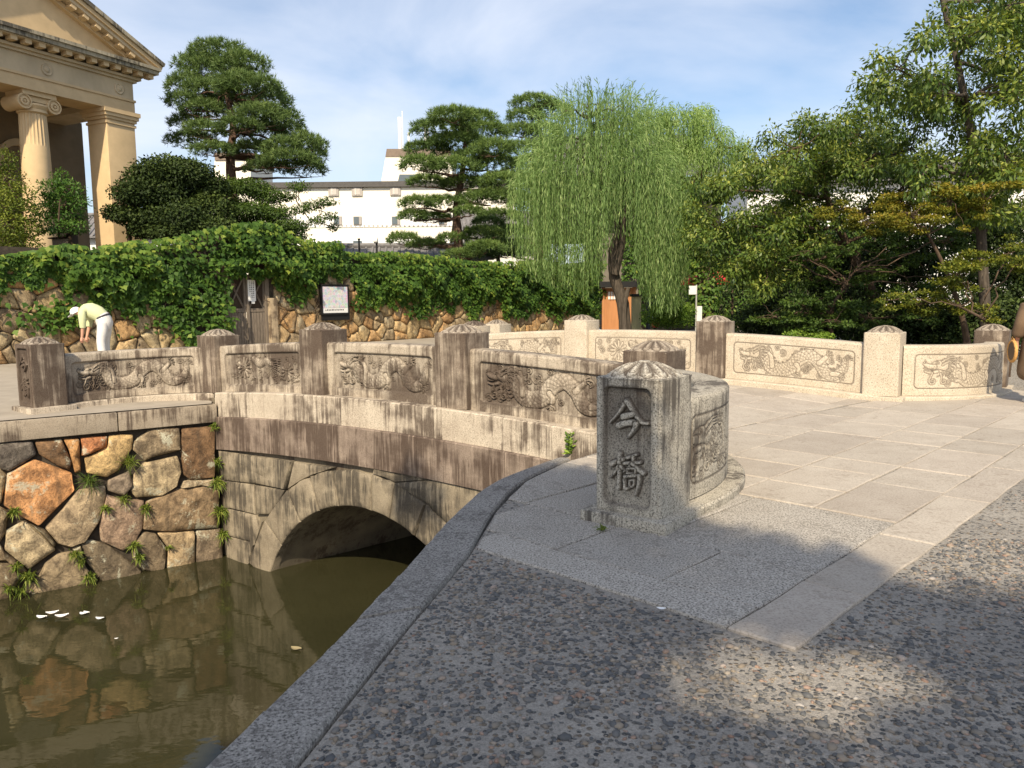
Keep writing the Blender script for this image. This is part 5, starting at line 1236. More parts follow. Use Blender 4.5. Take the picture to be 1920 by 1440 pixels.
# low tiled roofs behind the garden wall
def gable_roof(name, lab, p0, dirv, L, half, z0, rise, par=None, rows_=None, wallh=2.2, wallm=None):
    p0 = np.asarray(p0, float); dv = unit(dirv); sv_ = np.array([-dv[1], dv[0], 0]); root_ = empty(name, (p0[0], p0[1], .2)); tag(root_, lab, 'building')
    m_ = MB(); m_.box(p0-sv_*(half*.8)+EZ*0 if False else np.array([p0[0], p0[1], .1])-sv_*half*.82, dv*L, sv_*half*1.64, EZ*(z0-.1)); m_.build('wall', wallm or WHT_, root_)
    for sg in (-1, 1):
        e = np.array([p0[0], p0[1], z0])+sv_*half*sg; r_ = np.array([p0[0], p0[1], z0+rise])
        sl = MB(); sl.prism([e-dv*.3, e+dv*(L+.3), r_+dv*(L+.3), r_-dv*.3], EZ*.09); so_ = sl.build('roof_slope', TILE, root_)
        n_ = int(L/.28); rb = MB(); rb.tube([e+EZ*.10, r_+EZ*.10], .055, 6); rmesh = mesh('tile_row', np.array(rb.V)-e, rb.F, TILE, True)
        for i in range(n_+1): put('tile_row', rmesh, e+dv*(L*i/n_), so_)
    m_ = MB(); m_.tube([np.array([p0[0], p0[1], z0+rise+.14])-dv*.35, np.array([p0[0], p0[1], z0+rise+.14])+dv*(L+.35)], .13, 8); m_.build('ridge', TILE, root_, smooth=True)
    return root_
pr = at_d(650, 470, 33); gable_roof('storehouse', 'low white storehouse with grey ribbed tile roof behind the ivy wall', (pr[0]-.4, 33.5, 0), (1, .12, 0), 6.2, 1.5, 3.15, .55)
pr = at_d(165, 440, 40); gable_roof('storehouse', 'grey tiled roof glimpsed between the portico pillars', (pr[0]-3, 44, 0), (1, .1, 0), 6, 2.2, 5.0, 1.3)
gable_roof('white_annex', 'white annex with grey tiled roof glimpsed beside the willow', (at_d(860, 480, 46)[0], 47, 0), (1, .25, 0), 4.6, 2.4, 4.4, 2.2, wallm=WHT_)
# camera post on the roof
cm = empty('security_light', at_d(705, 480, 31)*np.array([1, 1, 0])+EZ*2.4); tag(cm, 'small white lamp head on a dark pole above the ivy', 'lamp')
a = at_d(706, 480, 31); b = at_d(706, 452, 31); m_ = MB(); m_.tube([a-EZ*2.3, b], .04, 6); m_.build('pole', BLACK, cm); 
m_ = MB(); m_.tube([b+EZ*.0-np.array([.10, .1, 0]), b+np.array([.06, -.1, .03])], [.09, .12], 10); m_.tube([b-np.array([.17, -.02, -.03]), b-np.array([.17, .18, -.03])], [.06, .09], 8); m_.build('lamp_head', WHT_, cm, smooth=True)
a = at_d(673, 480, 31); b = at_d(673, 450, 31); m_ = MB(); m_.tube([a-EZ*2.3, b], .035, 6); m_.box(b-np.array([.05, .03, 0]), np.array([.1, 0, 0]), np.array([0, .06, 0]), EZ*.06); o = m_.build('garden_pole', BLACK); tag(o, 'plain dark pole above the ivy beside the lamp', 'pole')
# small wooden lantern house in the shrubs
bh = at_d(118, 455, 20.5); bx_ = empty('wooden_box', bh-EZ*.5); tag(bx_, 'small weathered wooden roofed box among the shrubs above the wall', 'box')
m_ = MB(); m_.box(bh+np.array([-.28, 0, -.12]), (.42, 0, 0), (0, .3, 0), (0, 0, .22)); m_.tube([bh+np.array([-.07, .15, -1.3]), bh+np.array([-.07, .15, -.1])], .05, 6); m_.build('body', WOODG, bx_)
m_ = MB(); m_.box(bh+np.array([-.36, -.06, .10]), (.40, 0, .03), (0, .42, 0), (0, 0, .03)); m_.box(bh+np.array([.05, -.06, .13]), (.20, 0, .13), (0, .42, 0), (0, 0, .03)); m_.build('roof', WOODD, bx_)
m_ = MB(); m_.box(bh+np.array([.14, 0, -.28]), (.10, 0, 0), (0, .3, 0), (0, 0, .48)); m_.build('side_panel', WOODD, bx_)

# ivy-clad house beyond the willow
cafe = empty('ivy_house', (9, 37, .1)); tag(cafe, 'ivy-covered house with dark tiled gable roof beyond the willows', 'building')
x0_ = at_d(1128, 560, 36)[0]; x1_ = x0_+13
m_ = MB(); m_.box((x0_, 36, 0.05), (13, 0, 0), (0, 8, 0), (0, 0, 4.6)); m_.build('wall', simple('dark_plaster', (.16, .14, .11), .9, .2, 2), cafe)
rz = 4.6
xa, xb = at_d(1090, 300, 35.4)[0], at_d(1372, 330, 35.4)[0]
for sg, y0_, y1_ in ((-1, 35.2, 40), (1, 44.8, 40)):
    ze = at_d(1372, 328, 35.2)[2]; zr = at_d(1215, 258, 40)[2]
    e0, e1 = np.array([xa-2, y0_, ze]), np.array([xb, y0_, ze]); r0__, r1__ = np.array([xa-2, 40, zr]), np.array([xb-1.2, 40, zr])
    sl = MB(); sl.prism([e0, e1, r1__, r0__], EZ*.12); so_ = sl.build('roof_slope', TILE, cafe)
    for i in range(30):
        t = i/29; rb = MB(); rb.tube([e0+(e1-e0)*t+EZ*.13, r0__+(r1__-r0__)*t+EZ*.13], .06, 5); rb.build('tile_row', TILE, so_)
m_ = MB(); m_.box((xa-1.8, 35.9, 4.55), (xb-xa+1.5, 0, 0), (0, 8, 0), (0, 0, max(.2, ze-4.5))); m_.build('upper_wall', simple('black_eaves', (.03, .027, .024), .8), cafe)
def cafe_ivy():
    n = 9000; x = RNG.uniform(x0_+.9, x0_+13, n); z = RNG.uniform(.3, 4.9, n); P = np.stack([x, 35.95-RNG.random(n)**1.3*.5, z], 1)
    D = np.array([0, -.3, -.9])+RNG.normal(0, .4, (n, 3)); Nn = np.array([0, -1, .6])+RNG.normal(0, .3, (n, 3))
    keep = ~((P[:, 0] < x0_+1.7) & (P[:, 2] < 2.3)); P, D, Nn = P[keep], D[keep], Nn[keep]; n = len(P)
    leafmesh('ivy_leaves', P, D, Nn, RNG.uniform(.11, .19, n), RNG.uniform(.11, .18, n), L_IVY, cafe, rnd=np.clip(RNG.normal(.35, .2, n), 0, 1), lobes=True)
cafe_ivy()
dr_ = empty('wooden_door', at_z(1150, 615, .1)*np.array([0, 0, 0])+np.array([at_d(1155, 600, 34.5)[0], 34.5, .1])); tag(dr_, 'orange-brown wooden sliding door with white slatted window behind the willow', 'door')
OR_ = simple('orange_wood', (.42, .19, .075), .6, .12, 5, .3, stretch=(5, 5, .5))
def dbox(name, x0, y0, x1, y1, d, dep, mat, par):
    a, b = at_d(x0, y0, d), at_d(x1, y1, d); m_ = MB(); m_.box((a[0], d, b[2]), (b[0]-a[0], 0, 0), (0, dep, 0), (0, 0, a[2]-b[2])); return m_.build(name, mat, par)
dbox('door_panel', 1131, 540, 1190, 627, 34.5, .06, OR_, dr_); dbox('jamb', 1129, 538, 1133, 628, 34.42, .16, OR_, dr_); dbox('jamb', 1188, 538, 1192, 628, 34.42, .16, OR_, dr_)
wn_ = dbox('window', 1139, 547, 1166, 561, 34.47, .03, WHITEP, dr_)
for i in range(6): dbox('slat', 1139+5*i, 546, 1140.2+5*i, 562, 34.44, .03, OR_, wn_)
dbox('middle_stile', 1138.5, 560, 1140, 627, 34.44, .05, OR_, dr_); dbox('canopy', 1124, 528, 1200, 538, 34.0, .8, BLACK, dr_)
# ---------------------------------------------------------------- trees and shrubs
pine('pine_tree', 'large dark green pine standing between the museum and the cream building', [(437, 440), (434, 350), (432, 285), (438, 240), (428, 190), (420, 140)], 28,
     [(410, 108, 55, 22), (375, 128, 42, 22), (455, 130, 48, 24), (412, 145, 65, 26), (352, 165, 38, 20), (398, 178, 55, 22), (470, 172, 58, 24), (505, 200, 45, 22), (345, 195, 32, 16), (425, 208, 62, 22), (490, 225, 52, 22), (530, 232, 38, 20), (352, 235, 34, 17), (385, 250, 40, 16), (495, 255, 48, 20), (545, 255, 30, 18), (358, 268, 42, 16), (400, 285, 38, 13), (480, 288, 50, 17), (565, 280, 42, 22), (592, 298, 22, 18), (540, 305, 55, 17), (575, 322, 36, 17), (500, 318, 42, 13), (450, 240, 40, 14), (448, 165, 45, 20), (380, 210, 40, 16), (530, 280, 38, 16), (600, 275, 14, 12)], .24, L_PINE)
pine('pine_tree', 'bright green layered pine in front of the cream building', [(862, 495), (858, 430), (856, 390), (866, 330), (872, 280), (876, 240)], 31,
     [(850, 222, 48, 14), (895, 226, 36, 14), (828, 246, 56, 16), (905, 252, 50, 17), (803, 284, 42, 15), (858, 274, 62, 17), (925, 284, 42, 16), (790, 312, 42, 14), (848, 318, 56, 16), (930, 312, 50, 16), (800, 344, 36, 12), (872, 348, 48, 13), (938, 346, 46, 15), (782, 384, 32, 12), (838, 384, 42, 12), (920, 376, 56, 15), (775, 408, 28, 11), (812, 412, 34, 10), (756, 452, 30, 12), (800, 462, 36, 10), (850, 452, 32, 11), (905, 442, 44, 13), (868, 480, 36, 9), (910, 468, 38, 12), (880, 400, 30, 10), (885, 300, 40, 14)], .22, L_PINE2, per=120)
pine('pine_tree', 'dark pine rising behind the left side of the willow', [(1014, 480), (1010, 380), (1018, 300), (1012, 240), (1006, 200)], 38,
     [(1000, 196, 42, 13), (985, 224, 36, 15), (1030, 212, 42, 15), (975, 250, 36, 13), (1018, 250, 36, 13), (985, 282, 42, 13), (1000, 312, 46, 15), (950, 338, 42, 14), (1000, 345, 46, 14), (945, 372, 38, 14), (990, 385, 42, 14), (935, 410, 40, 14), (955, 440, 44, 14), (970, 465, 40, 12), (930, 465, 36, 12)], .22, L_PINE2, per=110)
pine('pine_tree', 'small pine half hidden beside the layered pine at the wall', [(935, 500), (930, 460), (925, 430)], 33, [(915, 420, 30, 10), (940, 438, 32, 10), (925, 460, 36, 10), (950, 478, 34, 10), (905, 482, 30, 9)], .12, L_PINE, per=110, dj=.5)

SUNL = dict(per=900, Lm=.10, Wm=.055)
crown_on('evergreen_tree', 'rounded dense dark evergreen beside the museum pillar', 'tree', [(243, 452), (240, 425), (262, 405), (300, 380)], 24.5,
   pxclumps([(315, 318, 62, 24), (355, 325, 48, 24), (280, 335, 46, 26), (250, 362, 42, 24), (300, 362, 62, 34), (350, 362, 60, 36), (395, 350, 36, 26), (215, 398, 24, 16), (245, 402, 34, 20), (290, 408, 52, 26), (345, 408, 58, 32), (395, 395, 44, 34), (410, 430, 40, 22), (330, 435, 60, 20), (275, 432, 36, 14)], 24.5, .7), BARK, .09, dict(per=2600, Lm=.095, Wm=.06, droop=0., up=.6, shell=.3), L_DARK)
crown_on('maple_tree', 'dark feathery maple below the large pine', 'tree', [(470, 460), (462, 420), (465, 390)], 25.5,
   pxclumps([(470, 352, 40, 16), (505, 368, 36, 14), (440, 385, 34, 18), (480, 395, 46, 16), (520, 400, 34, 14), (455, 420, 40, 16), (505, 425, 44, 14), (545, 425, 36, 14), (475, 440, 60, 14), (535, 445, 44, 10), (430, 350, 30, 16)], 25.5, .7, .9), BARK, .06, dict(per=2600, Lm=.075, Wm=.055, droop=.1, up=.9, shell=.2), L_MAPLE)
crown_on('slender_tree', 'thin spreading tree with sparse leaf sprays before the cream building', 'tree', [(565, 470), (570, 430), (590, 410)], 25.8,
   pxclumps([(585, 385, 24, 9), (612, 378, 22, 8), (620, 405, 16, 9), (595, 412, 18, 8), (625, 425, 13, 8), (565, 392, 20, 9), (560, 350, 24, 10), (540, 368, 18, 9)], 25.8, .4, .9), BARK, .05, dict(per=1300, Lm=.075, Wm=.05, droop=.2, up=.8, shell=.2), L_MAPLE)
crown_on('shrub', 'olive yellow-green shrub rising at the foot of the portico column', 'shrub', [(20, 480), (18, 430), (12, 360)], 19.5,
   pxclumps([(8, 300, 26, 22), (14, 338, 34, 24), (30, 365, 36, 22), (5, 385, 40, 26), (42, 398, 36, 22), (20, 425, 44, 24), (55, 430, 30, 18), (5, 455, 44, 24), (45, 458, 34, 18), (10, 490, 46, 22), (30, 515, 34, 16)], 19.3, .4), BARK, .06, dict(per=1700, Lm=.06, Wm=.042, droop=0., up=.7, shell=.45), L_SHRUB)
crown_on('shrub', 'leafy mid-green shrub in front of the fluted column', 'shrub', [(112, 465), (110, 425), (112, 380)], 20.5,
   pxclumps([(112, 335, 18, 16), (95, 355, 26, 18), (132, 358, 26, 18), (112, 378, 36, 18), (150, 380, 18, 16), (85, 395, 26, 16), (128, 402, 34, 16), (100, 425, 34, 14), (145, 425, 24, 12)], 20.5, .4), BARK, .05, dict(per=1300, Lm=.10, Wm=.04, droop=.15, up=.7, shell=.35), foliage('shrub_leaf_fresh', (.030, .075, .014), (.070, .150, .025), (.150, .250, .050), .3))

def willow(root, anchors, zlow, step, Lf, Wf, mat, sway=.10):
    Ps, Ds, Rs = [], [], []
    for (b0, p, zl) in zip(*anchors):
        L = max(.15, p[2]-zl); n1 = max(3, int(np.linalg.norm(p-b0)/step)); n2 = max(3, int(L/step)); ph = RNG.uniform(0, 6.3)
        q1 = np.array(bez(b0, (b0+p)/2+np.array([0, 0, .25]), p, n1)); t = np.linspace(0, 1, n2)[:, None]
        dr = np.array([math.cos(ph), math.sin(ph), 0])*sway
        q2 = p+dr*np.sin(t*2.2)+np.array([0, 0, -1.])*t*L; q = np.concatenate([q1, q2]); d = np.gradient(q, axis=0); d /= np.linalg.norm(d, axis=1)[:, None]+1e-9
        Ps.append(q+RNG.normal(0, .012, q.shape)); Ds.append(d+RNG.normal(0, .22, q.shape)+np.array([0, 0, -.25])); Rs.append(np.clip(RNG.normal(.45, .16)+RNG.normal(0, .15, len(q)), 0, 1))
    P, D, R = [np.concatenate(x) for x in (Ps, Ds, Rs)]; n = len(P)
    leafmesh('crown', P, D, rdir(n)+np.array([0, -.6, .2]), Lf*RNG.uniform(.7, 1.25, n), Wf*RNG.uniform(.8, 1.2, n), mat, root, rnd=R, fold=.05)
dw = 22.; wc = at_d(1122, 560, dw)
wroot = empty('willow_tree', (at_d(1172, 610, dw)[0], dw, .05)); tag(wroot, 'weeping willow with long curtain of hanging shoots by the far bank', 'tree')
mb = MB(); tp = [(1174, 640), (1168, 570), (1152, 520), (1150, 470), (1160, 420), (1130, 330), (1112, 270), (1105, 205)]
tp3 = [at_d(x, y, dw) for x, y in tp]; tp3[0][2] = 0.; mb.tube(list(smoothpoly(tp3, 22)), list(np.linspace(.20, .035, 22)), 10, wob=.07)
f2 = [at_d(x, y, dw-.2) for x, y in [(1152, 515), (1166, 460), (1172, 400), (1200, 330), (1215, 270)]]; mb.tube(list(smoothpoly(f2, 14)), list(np.linspace(.12, .03, 14)), 8, wob=.07)
t2_ = [at_d(x, y, dw-.3) for x, y in [(1172, 640), (1170, 580), (1178, 540)]]; mb.tube(list(smoothpoly(t2_, 8)), list(np.linspace(.10, .06, 8)), 8, wob=.07)
B0, AP, ZL = [], [], []
for i in range(1350):
    th = RNG.uniform(0, 2*math.pi); r_ = 2.5*math.sqrt(RNG.uniform(.02, 1)); lump = .34*math.sin(5*th+1)*(r_/2.5)+.22*math.sin(9*th+r_*3)
    x_, y_ = wc[0]+r_*math.cos(th)*(1.02), dw+r_*math.sin(th)*.9
    zt_ = 6.75-2.4*(r_/2.62)**2.2+lump+RNG.normal(0, .28)
    px = 960+F*x_/y_
    zl = np.interp(px, [950, 985, 1010, 1100, 1135, 1150, 1185, 1200, 1240, 1280, 1300], [2.9, 2.2, 2.0, 1.5, 2.2, 3.2, 3.2, 1.6, 1.0, 1.1, 2.0])
    zl = zl+abs(RNG.normal(0, 1.0)); zl = min(zl, zt_-.5) if r_ > 1. else max(zl, zt_-RNG.uniform(1.0, 3.2))
    p = np.array([x_, y_, zt_]); b0 = np.array([wc[0]+(x_-wc[0])*.72, dw+(y_-dw)*.72, zt_+RNG.uniform(-.25, .1)])
    B0.append(b0); AP.append(p); ZL.append(zl)
for i in range(150):
    th = RNG.uniform(0, 6.28); r_ = RNG.uniform(.2, 1.7); b0 = np.array([wc[0]+r_*math.cos(th), dw+r_*math.sin(th), 6.6-.3*r_]); p = b0+np.array([.35*math.cos(th), .35*math.sin(th), RNG.uniform(.35, .85)]); B0.append(b0); AP.append(p); ZL.append(p[2]-RNG.uniform(.3, .8))
sk = smoothpoly(tp3, 22)
for i in range(0, 1350, 22):
    j = nearest(sk[9:], B0[i])+9; limb(mb, sk[j], B0[i], .035, .008, sag=.2, jit=.12, k=5)
mb.build('trunk', BARKW, wroot, smooth=True, sharp=80)
willow(wroot, (B0, AP, ZL), None, .072, .16, .021, L_WILLOW)
dw2 = 28.
w2 = empty('willow_tree', (at_d(1325, 600, dw2)[0], dw2, .05)); tag(w2, 'pollarded willow with upright light green crown and ivy-wrapped trunk', 'tree')
mb = MB(); tp3 = [at_d(x, y, dw2) for x, y in [(1326, 650), (1324, 560), (1318, 470), (1300, 400), (1278, 340), (1268, 280), (1250, 225)]]; tp3[0][2] = 0.; sk = smoothpoly(tp3, 20)
mb.tube(list(sk), list(np.linspace(.36, .06, 20)), 10, wob=.07); l2_ = [at_d(x, y, dw2) for x, y in [(1282, 350), (1310, 330), (1335, 300), (1352, 275)]]; mb.tube(list(smoothpoly(l2_, 10)), list(np.linspace(.16, .06, 10)), 8, wob=.07)
B0, AP, ZL = [], [], []
for (x, y, rx, ry, n_) in ((1275, 228, 62, 26, 210), (1330, 262, 48, 30, 190), (1388, 285, 24, 26, 90), (1222, 220, 34, 20, 80), (1300, 292, 44, 22, 110), (1350, 300, 44, 22, 110), (1265, 275, 40, 22, 90), (1320, 215, 26, 16, 60)):
    c = at_d(x, y, dw2+RNG.uniform(-.4, .4)); a = rx*dw2/F; b = ry*dw2/F; j = nearest(sk[9:], c)+9; limb(mb, sk[j] if x < 1310 else l2_[-1], c, .06, .015, sag=.1, jit=.1, k=6)
    for i in range(int(n_*2.4)):
        u = rdir(1)[0]; p = c+u*np.array([a, a*.9, b*1.15])*RNG.uniform(.5, 1.05); B0.append(c+(p-c)*.5); AP.append(p); ZL.append(p[2]-RNG.uniform(.15, .75))
mb.build('trunk', BARK, w2, smooth=True, sharp=80); willow(w2, (B0, AP, ZL), None, .07, .12, .026, L_WILLOW2, .08)
def trunk_ivy():
    n = 2600; t = RNG.random(n); z = .9+t*4.6; cx_ = np.interp(z, [0, 2.5, 5.5], [sk[0][0], sk[6][0], sk[12][0]]); th = RNG.uniform(0, 6.28, n); r_ = .42+.35*RNG.random(n)*np.sin(t*math.pi)
    P = np.stack([cx_+r_*np.cos(th), dw2+r_*np.sin(th), z], 1); Nn = np.stack([np.cos(th), np.sin(th), .4+0*th], 1)+RNG.normal(0, .3, (n, 3)); D = np.array([0, 0, -.8])+RNG.normal(0, .4, (n, 3))
    leafmesh('ivy_leaves', P, D, Nn, RNG.uniform(.1, .17, n), RNG.uniform(.1, .16, n), L_IVY, w2, rnd=np.clip(RNG.normal(.5, .2, n), 0, 1), lobes=True)
trunk_ivy()

def inpoly(x, y, P):
    c = False; n = len(P); j = n-1
    for i in range(n):
        if (P[i][1] > y) != (P[j][1] > y) and x < (P[j][0]-P[i][0])*(y-P[i][1])/(P[j][1]-P[i][1])+P[i][0]: c = not c
        j = i
    return c
def scatter(poly, n, d0, d1, r0_, r1_, flat=.75, spacing=0.):
    xs = [p[0] for p in poly]; ys = [p[1] for p in poly]; out_ = []; tries = 0
    while len(out_) < n and tries < 20000:
        tries += 1; x, y = RNG.uniform(min(xs), max(xs)), RNG.uniform(min(ys), max(ys))
        if not inpoly(x, y, poly): continue
        d = RNG.uniform(d0, d1); c = at_d(x, y, d); r = RNG.uniform(r0_, r1_)
        out_.append((c, (r, r, r*flat)))
    return out_
CH = dict(per=430, Lm=.125, Wm=.05, droop=.55, up=.7, shell=.25, out_=.7)
crown_on('cherry_tree', 'tall cherry tree with long drooping leaves overhanging the near bank', 'tree', [(1850, 660), (1846, 560), (1838, 420), (1826, 290), (1800, 140), (1770, 10), (1755, -60)], 16,
   scatter([(1618, 108), (1640, 90), (1700, 75), (1755, 20), (1800, -20), (1990, -60), (1990, 330), (1850, 345), (1790, 300), (1720, 240), (1660, 195), (1625, 165)], 120, 14.2, 18, .26, .50)+scatter([(1680, 300), (1990, 330), (1990, 420), (1800, 400), (1720, 360)], 40, 14.5, 17, .25, .42), BARKW, .13, CH, L_CHERRY, 0., 'cherry trees by the bridge', limb_r=.03)
extra = scatter([(1400, 300), (1560, 240), (1760, 280), (1790, 350), (1760, 420), (1600, 430), (1450, 420), (1380, 360)], 62, 19, 23, .30, .50)+scatter([(1400, 330), (1540, 330), (1540, 410), (1400, 410)], 24, 20, 23, .3, .45)
crown_on('cherry_tree', 'spreading cherry tree reaching toward the pollarded willow', 'tree', [(1660, 650), (1640, 560), (1600, 480), (1560, 400), (1540, 320)], 20,
   scatter([(1292, 350), (1350, 330), (1395, 295), (1450, 245), (1500, 222), (1570, 205), (1640, 195), (1720, 240), (1770, 300), (1680, 330), (1600, 320), (1540, 330), (1500, 350), (1440, 345), (1400, 330), (1330, 380)], 85, 17.5, 22, .28, .52)+scatter([(1285, 400), (1330, 360), (1410, 400), (1450, 400), (1560, 400), (1560, 470), (1480, 530), (1400, 545), (1352, 500), (1290, 465)], 70, 17.5, 22, .28, .48)+extra, BARK, .18, CH, L_CHERRY, 0., 'cherry trees by the bridge', limb_r=.03)
def flatpads(L, d, dj=.5, th=.12):
    out_ = []
    for (x, y, rx) in L:
        dd = d+RNG.uniform(-dj, dj); c = at_d(x, y, dd); a = rx*dd/F
        for k in range(max(4, int(a*16))):
            q = c+np.array([RNG.normal(0, .62)*a, RNG.normal(0, .5)*a, RNG.normal(0, .10)]); rr = RNG.uniform(.12, .24); out_.append((q, (rr, rr, rr*.28)))
    return out_
MP = dict(per=3600, Lm=.055, Wm=.036, droop=.15, up=1.1, shell=.05)
crown_on('maple_tree', 'yellow-tinged Japanese maple with layered flat sprays behind the parapet', 'tree', [(1815, 655), (1800, 580), (1770, 500), (1740, 440)], 15,
   flatpads([(1605, 395, 55), (1680, 400, 60), (1660, 375, 50), (1740, 372, 55), (1790, 390, 55), (1840, 360, 50), (1720, 420, 60), (1640, 425, 50)], 15, .7), BARK, .08, MP, L_MAPY, 0., 'maples behind the parapet', limb_r=.018)
crown_on('maple_tree', 'low green-gold maple spray leaning over the curved parapet', 'tree', [(1890, 660), (1860, 610), (1800, 575)], 14,
   flatpads([(1690, 566, 40), (1735, 556, 45), (1790, 540, 45), (1760, 575, 50), (1820, 495, 50), (1870, 500, 50), (1800, 510, 40), (1890, 465, 40), (1850, 590, 45)], 14.2, .5), BARK, .06, MP, foliage('maple_leaf_gold', (.060, .090, .012), (.130, .155, .018), (.250, .235, .030), .3), 0., 'maples behind the parapet', limb_r=.015)
crown_on('maple_tree', 'shaded dark green maple under the cherry branches', 'tree', [(1560, 650), (1560, 580), (1600, 510)], 18,
   flatpads([(1500, 480, 60), (1580, 470, 60), (1650, 460, 60), (1560, 520, 70), (1640, 510, 60), (1720, 480, 60), (1500, 560, 60), (1590, 570, 60), (1460, 600, 60), (1560, 610, 70), (1650, 600, 60), (1700, 540, 60), (1780, 440, 60), (1860, 430, 60)], 18, 1.), BARK, .08, dict(per=2000, Lm=.075, Wm=.05, droop=.2, up=.9, shell=.05), L_MAPLE, 0., 'maples behind the parapet', limb_r=.018)
for i, (x, y, r_, d, lab) in enumerate(((1440, 590, 70, 23, 'dark evergreen shrub behind the parapet post by the cherry trunks'), (1530, 600, 80, 21, 'broad dark shrub in the shade under the spreading cherry'), (1650, 600, 90, 19.5, 'dark shrub behind the long dragon panel in deep shade'), (1760, 610, 80, 18.5, 'dark shrub behind the square light post'), (1870, 600, 85, 17.5, 'dark shrub behind the rounded end panel'), (1930, 520, 110, 18.5, 'tall dark evergreen shrub beside the cherry trunk'), (1700, 500, 110, 21, 'tall dark evergreen screening the canal behind the maples'), (1560, 500, 100, 24, 'dark evergreen at the back of the cherry trees'), (1840, 420, 110, 21.5, 'dark evergreen tree behind the tall cherry crown'))):
    a = r_*d/F; b = at_d(x, y, d); cl = []
    for k in range(13):
        u = rdir(1)[0]; cl.append((b+u*np.array([a, a*.6, a*.72])*RNG.uniform(.2, .95), (a*.42, a*.42, a*.34)))
    for k in range(5): cl.append((np.array([b[0]+RNG.uniform(-a, a)*.8, d+RNG.uniform(-.4, .4), RNG.uniform(.4, 1.)]), (a*.42, a*.4, .4)))
    crown_on('evergreen_shrub', lab, 'shrub', [(x, y+70), (x, y)], d, cl, BARK, .06, dict(per=620, Lm=.10, Wm=.055, droop=.2, up=.6, shell=.45), L_DARK, 0., 'dark shrubs behind the parapet')
for (x, y, rx, ry, d, lab) in ((1262, 590, 55, 34, 25.5, 'bright green rounded bush under the willow beside the white post'), (1425, 598, 62, 26, 24.5, 'bright green low bush behind the parapet right of the ivy-wrapped trunk'), (1345, 605, 30, 20, 26, 'small bright bush at the foot of the pollarded willow'), (1510, 628, 60, 12, 17, 'low green ground shrub just behind the parapet top')):
    cl = []
    for k in range(12): u = rdir(1)[0]; cl.append((at_d(x, y, d)+u*np.array([rx, rx*.7, ry])*d/F*RNG.uniform(.3, .8), (rx*d/F*.4, rx*d/F*.4, ry*d/F*.45)))
    crown_on('bush', lab, 'bush', [(x, y+20), (x, y)], d, cl, BARK, .03, dict(per=1500, Lm=.065, Wm=.035, droop=-.1, up=.8, shell=.4), L_BUSH, 0.)
hg = empty('hedge', (13, 31, 0)); tag(hg, 'tall dark hedge closing the view behind the cherry trees', 'hedge')
hc_ = [(np.array([x, 31+RNG.uniform(-.5, .5)-.12*(x-8), z]), (.62, .5, .5)) for x in np.arange(8.6, 24, .75) for z in (.5, 1.2, 1.9, 2.6)]
P, D, Nn, L, W, R = clump_leaves(hc_, per=170, Lm=.15, Wm=.09, droop=.2, up=.6, shell=.4); leafmesh('foliage', P, D, Nn, L, W, L_DARK, hg, rnd=R)
mb = MB()
for x in np.arange(8.8, 24, 1.5):
    mb = MB(); mb.tube([(x, 31-.12*(x-8), -.05), (x+.05, 31-.12*(x-8), 1.2), (x, 31-.12*(x-8), 2.4)], [.06, .05, .02], 6); mb.build('stem', BARK, hg)
# white house glimpsed through the right-hand trees
gable_roof('white_house', 'white plastered house glimpsed through the cherry leaves', (at_d(1400, 400, 44)[0], 46, 0), (1, -.08, 0), 16, 3.5, 7.6, 1.4, wallm=WHT_)

# ---------------------------------------------------------------- shade tree behind the viewer (its shadow covers the foreground)
def shade_tree():
    root_ = empty('camphor_tree', (-2.2, -8.5, 0)); tag(root_, 'large shade tree standing on the near bank behind the viewer', 'tree')
    poly = [(-3.4, .8), (6.5, .8), (6.5, 3.3), (3.4, 3.55), (2.6, 3.72), (2.1, 3.90), (2.02, 4.40), (1.85, 4.75), (1.54, 4.88), (1.25, 4.82), (1.12, 5.2), (1.2, 5.9), (.95, 6.35), (.5, 6.9), (.12, 6.75), (-.35, 6.35), (-.9, 5.7), (-1.6, 4.6), (-3.4, 3.6)]
    cl = []; k = 1/math.tan(math.radians(SUN_EL))
    for gx in np.arange(-3.4, 6.5, .27):
        for gy in np.arange(.8, 7.0, .27):
            x, y = gx+RNG.uniform(-.1, .1), gy+RNG.uniform(-.1, .1)
            if not inpoly(x, y, poly): continue
            # keep the crown inside its outline and leave the sun fleck open
            if min(inpoly(x+dx, y+dy, poly) for dx, dy in ((.17, 0), (-.17, 0), (0, .17), (0, -.17))) == 0: continue
            if ((x-1.12)/.64)**2+((y-2.86)/.50)**2 < 1: continue
            z = RNG.uniform(8.6, 10.6); cl.append((np.array([x+SUN_H[0]*z*k, y+SUN_H[1]*z*k, z]), (.24, .24, .24)))
    for (x, y) in ((-1.35, 8.35), (-1.6, 8.2), (-1.5, 8.55), (-1.2, 8.05)):
        z = RNG.uniform(8.5, 9.5); cl.append((np.array([x+SUN_H[0]*z*k, y+SUN_H[1]*z*k, z]), (.2, .2, .2)))
    mb = MB(); tr = smoothpoly([(-2.2, -8.5, -.05), (-2.1, -8.2, 3), (-2.3, -7.8, 6), (-2.4, -7.3, 8.6)], 14); mb.tube(list(tr), list(np.linspace(.42, .12, 14)), 12, wob=.05)
    for i in range(0, len(cl), 45): limb(mb, tr[RNG.integers(8, 14)], cl[i][0], .05, .012, sag=.2, jit=.15, k=5)
    mb.build('trunk', BARK, root_, smooth=True, sharp=80)
    P, D, Nn, L, W, R = clump_leaves(cl, per=620, Lm=.13, Wm=.08, droop=.2, up=1.0, shell=.1)
    leafmesh('crown', P, D, Nn, L, W, L_MAPLE, root_, rnd=R)
shade_tree()

